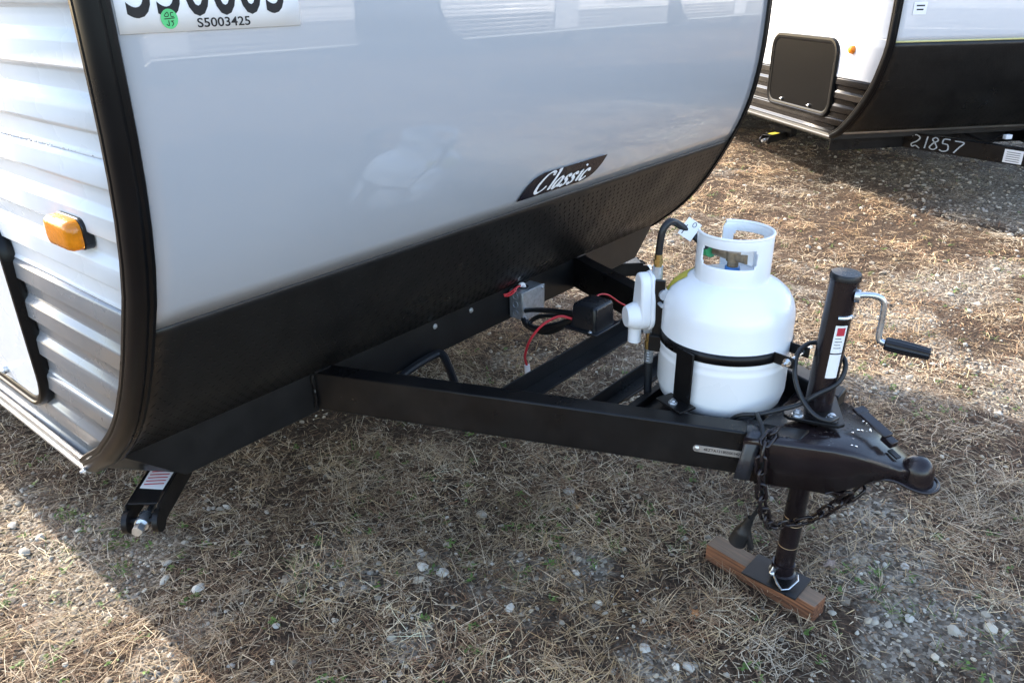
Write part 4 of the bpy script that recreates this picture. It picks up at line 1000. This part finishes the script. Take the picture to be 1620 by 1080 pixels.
def cover(name, parts, mat, label, cat):
    off = 0; V = []; F = []; C_ = []
    for v, f, c in parts: V.append(v); F.append(f + off); C_.append(c); off += len(v)
    V = np.concatenate(V).astype(np.float32); F = np.concatenate(F).astype(np.int32); C_ = np.concatenate(C_).astype(np.float32)
    me = bpy.data.meshes.new(name); me.vertices.add(len(V)); me.vertices.foreach_set('co', V.reshape(-1)); me.loops.add(F.size); me.loops.foreach_set('vertex_index', F.reshape(-1))
    me.polygons.add(len(F)); me.polygons.foreach_set('loop_start', np.arange(0, F.size, 4, dtype=np.int32)); me.update(calc_edges=True)
    at = me.color_attributes.new('col', 'FLOAT_COLOR', 'POINT'); at.data.foreach_set('color', np.concatenate([C_, np.ones((len(C_), 1), np.float32)], 1).reshape(-1))
    me.polygons.foreach_set('use_smooth', np.ones(len(F), bool)); me.materials.append(M[mat])
    o = bpy.data.objects.new(name, me); COL.objects.link(o); tag(o, label, cat, kind='stuff'); return o
def spread(n, dens):
    """random ground points around the place, thinned by dens(x, y, dist) and with distance"""
    n2_ = int(n * 1.5); xs = np.r_[rng.uniform(-9, 2.2, n), rng.uniform(-17, 5, n2_)]; ys = np.r_[rng.uniform(-4, 3.8, n), rng.uniform(-9, 9, n2_)]; far_ = np.arange(len(xs)) >= n; inb = (xs > -9) & (xs < 2.2) & (ys > -4) & (ys < 3.8)
    n = len(xs)
    d = np.hypot(xs - CAM.x, ys - CAM.y); ca = ((xs - CAM.x) * -.768 + (ys - CAM.y) * -.640) / d
    q = dens(xs, ys, d) * np.clip((2.1 / d) ** 1.5, 0, 1) * np.where(ca > .60, 1, .2)
    q = np.where(far_ & inb, 0, np.where(far_, np.clip(q * 6, 0, .9), q)); keep = rng.random(n) < q
    keep &= ~((np.abs(xs - .025 - (ys - 1.03) * .16) < .045) & (np.abs(ys - 1.03) < .17))
    return xs[keep], ys[keep], d[keep]
def tone(x, y):
    """broad patches of redder, paler and darker growth"""
    a = vnoise(x, y, 1.6)[:, None]; b = vnoise(x + 9, y, 4.2)[:, None]
    return (1 + (b - .5) * .7) * (1 + (a - .5) * np.array([[.30, .0, -.35]]))
def clusters(n_try, dens, per, rad, far_w=.45):
    cx, cy, cd = spread(n_try, dens); k = len(cx); cnt = rng.integers(per[0], per[1], k); i = np.repeat(np.arange(k), cnt); m = len(i)
    r = rad * np.sqrt(rng.random(m)) * rng.uniform(.6, 1.4, k)[i]; a = rng.uniform(0, 6.2832, m)
    return cx[i] + r * np.cos(a), cy[i] + r * np.sin(a), cd[i], i, k, a, (1 + far_w * np.clip((cd[i] - 2.4) / 2, 0, 3))
def jcol(idx, x, y, amt=.22):
    c = STRAW[idx]; return np.clip(c * (1 + rng.uniform(-amt, amt, (len(idx), 1))) * tone(x, y), .01, .8)
# stems lying criss-cross
x, y, d, i, k, a, fw = clusters(62000, lambda x, y, d: (1 - .80 * gravel(x, y)) * (.18 + .82 * np.clip((vnoise(x, y, 3.1) * .6 + vnoise(x, y, 8.3) * .4 - .34) * 5, 0, 1)), (10, 26), .065)
m = len(x); yaw = (rng.uniform(0, 6.28, k)[i] + rng.normal(0, .9, m)); dom = rng.integers(0, 10, k)[i]; ci = np.where(rng.random(m) < .55, dom, rng.integers(0, 10, m))
base = np.stack([x, y, gh(x, y) + rng.uniform(.001, .018, m)], -1)
pa = blades(base, yaw, rng.uniform(-.10, .34, m), rng.gamma(2.6, .019, m).clip(.012, .12) * fw ** .4, rng.uniform(.0009, .0024, m) * fw, rng.uniform(-.1, .55, m), jcol(ci, x, y), 2, rng.normal(0, .5, m), gh(x, y) + .001)
# short broken bits
x, y, d, i, k, a, fw = clusters(30000, lambda x, y, d: 1 - .3 * gravel(x, y), (8, 20), .08)
m = len(x); base = np.stack([x, y, gh(x, y) + rng.uniform(.0005, .008, m)], -1)
pb = blades(base, rng.uniform(0, 6.28, m), rng.uniform(-.05, .2, m), rng.uniform(.008, .035, m) * fw ** .4, rng.uniform(.0014, .0038, m) * fw, rng.uniform(0, .3, m), jcol(rng.integers(1, 10, m), x, y) * .9, 1)
cover('dead_grass', [pa, pb], 'straw', 'matted tan dead grass stems covering the lot', 'dry grass')
# bunch grass, upright to sprawling
cx, cy, cd = spread(15000, lambda x, y, d: (1 - .85 * gravel(x, y)) * np.clip((vnoise(x, y, 1.9) - .50) * 2.8, .02, 1) * .36)
ex = np.array([(-.76, 1.41), (-.66, 1.47), (-.70, 1.52), (-.82, 1.36), (-.60, 1.40), (-.16, 1.27), (.34, -.24), (.68, -.67), (.91, -.34), (.03, .15), (.30, -.15), (.42, -.3), (-.88, 1.45), (-.73, 1.33), (.10, 1.16), (.13, .95), (-.2, .9), (.2, .4), (-.25, 1.02), (-.69, 1.42), (-.79, 1.46), (-.64, 1.36)])
big = np.r_[rng.uniform(.45, 1.0, len(cx)), rng.uniform(1.0, 1.3, len(ex))]; cx = np.r_[cx, ex[:, 0]]; cy = np.r_[cy, ex[:, 1]]; k = len(cx)
cnt = rng.integers(14, 38, k); i = np.repeat(np.arange(k), cnt); m = len(i); a = rng.uniform(0, 6.28, m); r = rng.uniform(0, .018, m) * big[i]
x = cx[i] + r * np.cos(a); y = cy[i] + r * np.sin(a); dd_ = np.hypot(x - CAM.x, y - CAM.y); fw = 1 + .4 * np.clip((dd_ - 2.4) / 2, 0, 3)
pale = np.array([0, 1, 3, 5, 8, 3, 5, 2]); ci = np.where(rng.random(m) < .6, pale[rng.integers(0, 8, k)][i], pale[rng.integers(0, 8, m)])
base = np.stack([x, y, gh(x, y) - .002], -1)
pt = blades(base, a + rng.normal(0, .6, m) + rng.normal(0, .5, k)[i], rng.uniform(.05, 1.0, m), rng.uniform(.025, .11, m) * big[i], rng.uniform(.0009, .0022, m) * fw, rng.uniform(.3, 1.7, m), jcol(ci, x, y, .15), 3, rng.normal(0, .4, m), gh(x, y) + .001)
cover('grass_tufts', [pt], 'straw', 'pale dry bunch grass tufts standing in the dead grass', 'dry grass')
# green
x, y, d, i, k, a, fw = clusters(20000, lambda x, y, d: np.clip((vnoise(x, y, 2.7) - .44) * 1.8, .05, .8), (4, 13), .014)
m = len(x); base = np.stack([x, y, gh(x, y) + rng.uniform(.003, .016, m)], -1); gc = np.array([[.12, .20, .045]]) * (1 + rng.uniform(-.35, .35, (m, 1)))
pg = blades(base, rng.uniform(0, 6.28, m), rng.uniform(0, .8, m), rng.uniform(.006, .016, m), rng.uniform(.004, .009, m), rng.uniform(.4, 1.2, m), gc, 2)
cover('clover', [pg], 'green', 'small green clover leaves between the dead stems', 'weeds')
x, y, d, i, k, a, fw = clusters(9000, lambda x, y, d: np.clip((vnoise(x, y, 2.2) - .52) * 2.2, .02, .8) * .7, (6, 16), .03)
m = len(x); base = np.stack([x, y, gh(x, y)], -1); gc = np.array([[.12, .18, .045]]) * (1 + rng.uniform(-.35, .35, (m, 1)))
pg = blades(base, rng.uniform(0, 6.28, m), rng.uniform(.2, 1.2, m), rng.uniform(.015, .055, m), rng.uniform(.0013, .0026, m) * fw, rng.uniform(.3, 1.1, m), gc, 2)
cover('green_grass', [pg], 'green', 'sparse green grass shoots among the dead grass', 'grass')

def col_mesh(name, v, f, col, mat):
    me = bpy.data.meshes.new(name); me.from_pydata(v, [], f); me.materials.append(M[mat])
    at = me.color_attributes.new('col', 'FLOAT_COLOR', 'POINT'); at.data.foreach_set('color', np.array([(*col, 1.0)] * len(v), np.float32).reshape(-1)); return me
U = random.uniform
def pebble(sub=2):
    bm = bmesh.new(); bmesh.ops.create_icosphere(bm, subdivisions=sub, radius=1.0)
    ph = [U(0, 9) for _ in range(6)]; cuts = [(Vector((U(-1, 1), U(-1, 1), U(-1, 1))).normalized(), U(.55, .85)) for _ in range(7)]
    for q in bm.verts:
        c = q.co.copy()
        for n_, d in cuts:
            e = c.dot(n_) - d
            if e > 0: c -= n_ * e * .92
        k = 1 + .06 * math.sin(3 * c.x + ph[0]) + .06 * math.sin(4 * c.y + ph[1]) * math.cos(3 * c.z + ph[2]); c *= k; c.y *= .78; c.z *= .55; q.co = c
    v = [tuple(q.co) for q in bm.verts]; bm.verts.index_update(); f = [tuple(q.index for q in fc.verts) for fc in bm.faces]; bm.free(); return v, f
PEB = [(.37, .335, .275), (.26, .225, .18), (.48, .44, .37), (.31, .26, .195), (.19, .16, .125), (.39, .34, .265), (.30, .275, .24)]
def scatter(name, coll, pts, rots, scl, idx, label, cat):
    me = bpy.data.meshes.new(name); me.from_pydata(pts.tolist(), [], [])
    for an, arr, ty in (('rot', rots, 'FLOAT_VECTOR'), ('scl', scl, 'FLOAT_VECTOR')):
        a = me.attributes.new(an, ty, 'POINT'); a.data.foreach_set('vector', arr.astype(np.float32).reshape(-1))
    a = me.attributes.new('idx', 'INT', 'POINT'); a.data.foreach_set('value', idx.astype(np.int32))
    o = bpy.data.objects.new(name, me); COL.objects.link(o)
    ng = bpy.data.node_groups.new(name + '_scatter', 'GeometryNodeTree')
    ng.interface.new_socket('Geometry', in_out='INPUT', socket_type='NodeSocketGeometry'); ng.interface.new_socket('Geometry', in_out='OUTPUT', socket_type='NodeSocketGeometry')
    N = ng.nodes; gi = N.new('NodeGroupInput'); go = N.new('NodeGroupOutput'); ip_ = N.new('GeometryNodeInstanceOnPoints'); ci = N.new('GeometryNodeCollectionInfo')
    ci.inputs[0].default_value = coll; ci.inputs['Separate Children'].default_value = True; ci.inputs['Reset Children'].default_value = True
    ip_.inputs['Pick Instance'].default_value = True
    def na(an, ty):
        q = N.new('GeometryNodeInputNamedAttribute'); q.data_type = ty; q.inputs[0].default_value = an; return q.outputs[0]
    er = N.new('FunctionNodeEulerToRotation'); ng.links.new(na('rot', 'FLOAT_VECTOR'), er.inputs[0])
    ng.links.new(gi.outputs[0], ip_.inputs['Points']); ng.links.new(ci.outputs[0], ip_.inputs['Instance']); ng.links.new(na('idx', 'INT'), ip_.inputs['Instance Index'])
    ng.links.new(er.outputs[0], ip_.inputs['Rotation']); ng.links.new(na('scl', 'FLOAT_VECTOR'), ip_.inputs['Scale']); ng.links.new(ip_.outputs[0], go.inputs[0])
    md = o.modifiers.new('scatter', 'NODES'); md.node_group = ng
    tag(o, label, cat, kind='stuff'); return o
c_pb = bpy.data.collections.new('pebble_kinds')
for q in range(14):
    v, f = pebble(2 if q < 8 else 1); c_pb.objects.link(bpy.data.objects.new(f'pebble_kind_{q:02d}', col_mesh('pebble', v, f, PEB[q % 7], 'pebble')))
xs, ys, d = spread(300000, lambda x, y, d: np.clip(gravel(x, y) ** 1.25 + .10, 0, 1))
n = len(xs); sz = np.exp(rng.normal(math.log(.0047), .50, n)) * (1 + .45 * np.clip((d - 2.4) / 2, 0, 3)); sz = np.clip(sz, .002, .022)
P_ = np.stack([xs, ys, gh(xs, ys) + sz * rng.uniform(-.10, .30, n)], -1); Rt = np.stack([rng.normal(0, .3, n), rng.normal(0, .3, n), rng.uniform(0, 6.283, n)], -1)
scatter('gravel', c_pb, P_, Rt, np.stack([sz, sz, sz], -1), rng.integers(0, 14, n), 'pale limestone gravel scattered through the dead grass', 'gravel')

# larger stones one can pick out
stones = [(.974, -.107, .020, 'grey angular stone on the grass before the silver sided corner'), (.974, -.274, .015, 'small white stone beside the stabiliser jack foot'), (.921, .16, .011, 'small pale stone alone in the shaded grass'),
          (1.174, -.809, .020, 'white stone in the sunlit gravel beside the corrugated wall'), (1.201, -.652, .019, 'pale flat stone nearest the corrugated wall gravel patch'), (.506, .246, .016, 'pale pointed stone in the gravel patch under the near beam'),
          (.397, 1.01, .019, 'white rounded stone in the gravel near the timber block'), (.416, .907, .017, 'white stone lying by two smaller ones near the timber block'), (.524, .345, .020, 'flat grey stone in the gravel patch under the near beam'), (1.148, -.684, .017, 'rounded tan stone in the sunlit gravel beside the corrugated wall'), (.545, .29, .022, 'broad grey slab stone in the gravel patch under the near beam'), (-.09, 1.36, .015, 'pale stone in the gravel ahead of the coupler'), (-.28, 1.30, .017, 'grey stone in the gravel ahead of the coupler')]
for i, (x, y, r_, lab) in enumerate(stones):
    random.seed(100 + i); v, f = pebble(); g = G(); g.add([(p[0] * r_, p[1] * r_, p[2] * r_) for p in v], f)
    o = g.build('stone', 'stone', None, sharp=28); o.location = (x, y, float(gh(x, y)) + r_ * .32); o.rotation_euler = (U(-.2, .2), U(-.2, .2), U(0, 6)); tag(o, lab, 'stone', 'larger stones lying on the ground')
# fallen leaves
def dead_leaf(x, y, size, rz, lab, col, tilt=.25):
    lob = [(0, 0), (.12, .10), (.38, .12), (.34, .30), (.62, .28), (.60, .16), (.85, .18), (1.0, 0), (.85, -.16), (.60, -.14), (.66, -.30), (.36, -.26), (.38, -.10), (.12, -.10)]
    v = [(.5, 0, .10)] + [(a, b, .10 * math.sin(a * 3.1) + .22 * abs(b)) for a, b in lob]; n = len(lob); f = [(0, 1 + i, 1 + (i + 1) % n) for i in range(n)]
    g = G(); g.add([(p[0] * size, p[1] * size, p[2] * size) for p in v], f); g.tube([(-.25 * size, 0, 0), (0, 0, .01 * size), (.5 * size, 0, .095 * size)], .0009, 6)
    m_ = mk('dead_leaf', col, .7, var=.25, vscale=120); o = g.build('fallen_leaf', m_, None, thick=.0006, sharp=70); o.location = (x, y, float(gh(x, y)) + .012); o.rotation_euler = (tilt, U(-.2, .2), rz); tag(o, lab, 'leaf')
dead_leaf(.229, .93, .034, 1.1, 'orange brown fallen leaf beside the timber block', (.36, .15, .05))
dead_leaf(-.139, 1.128, .045, 2.6, 'curled grey brown fallen leaf behind the timber block', (.22, .16, .13), .6)
dead_leaf(.042, .457, .034, .4, 'tan fallen leaf in the shaded grass below the beams', (.33, .19, .08))
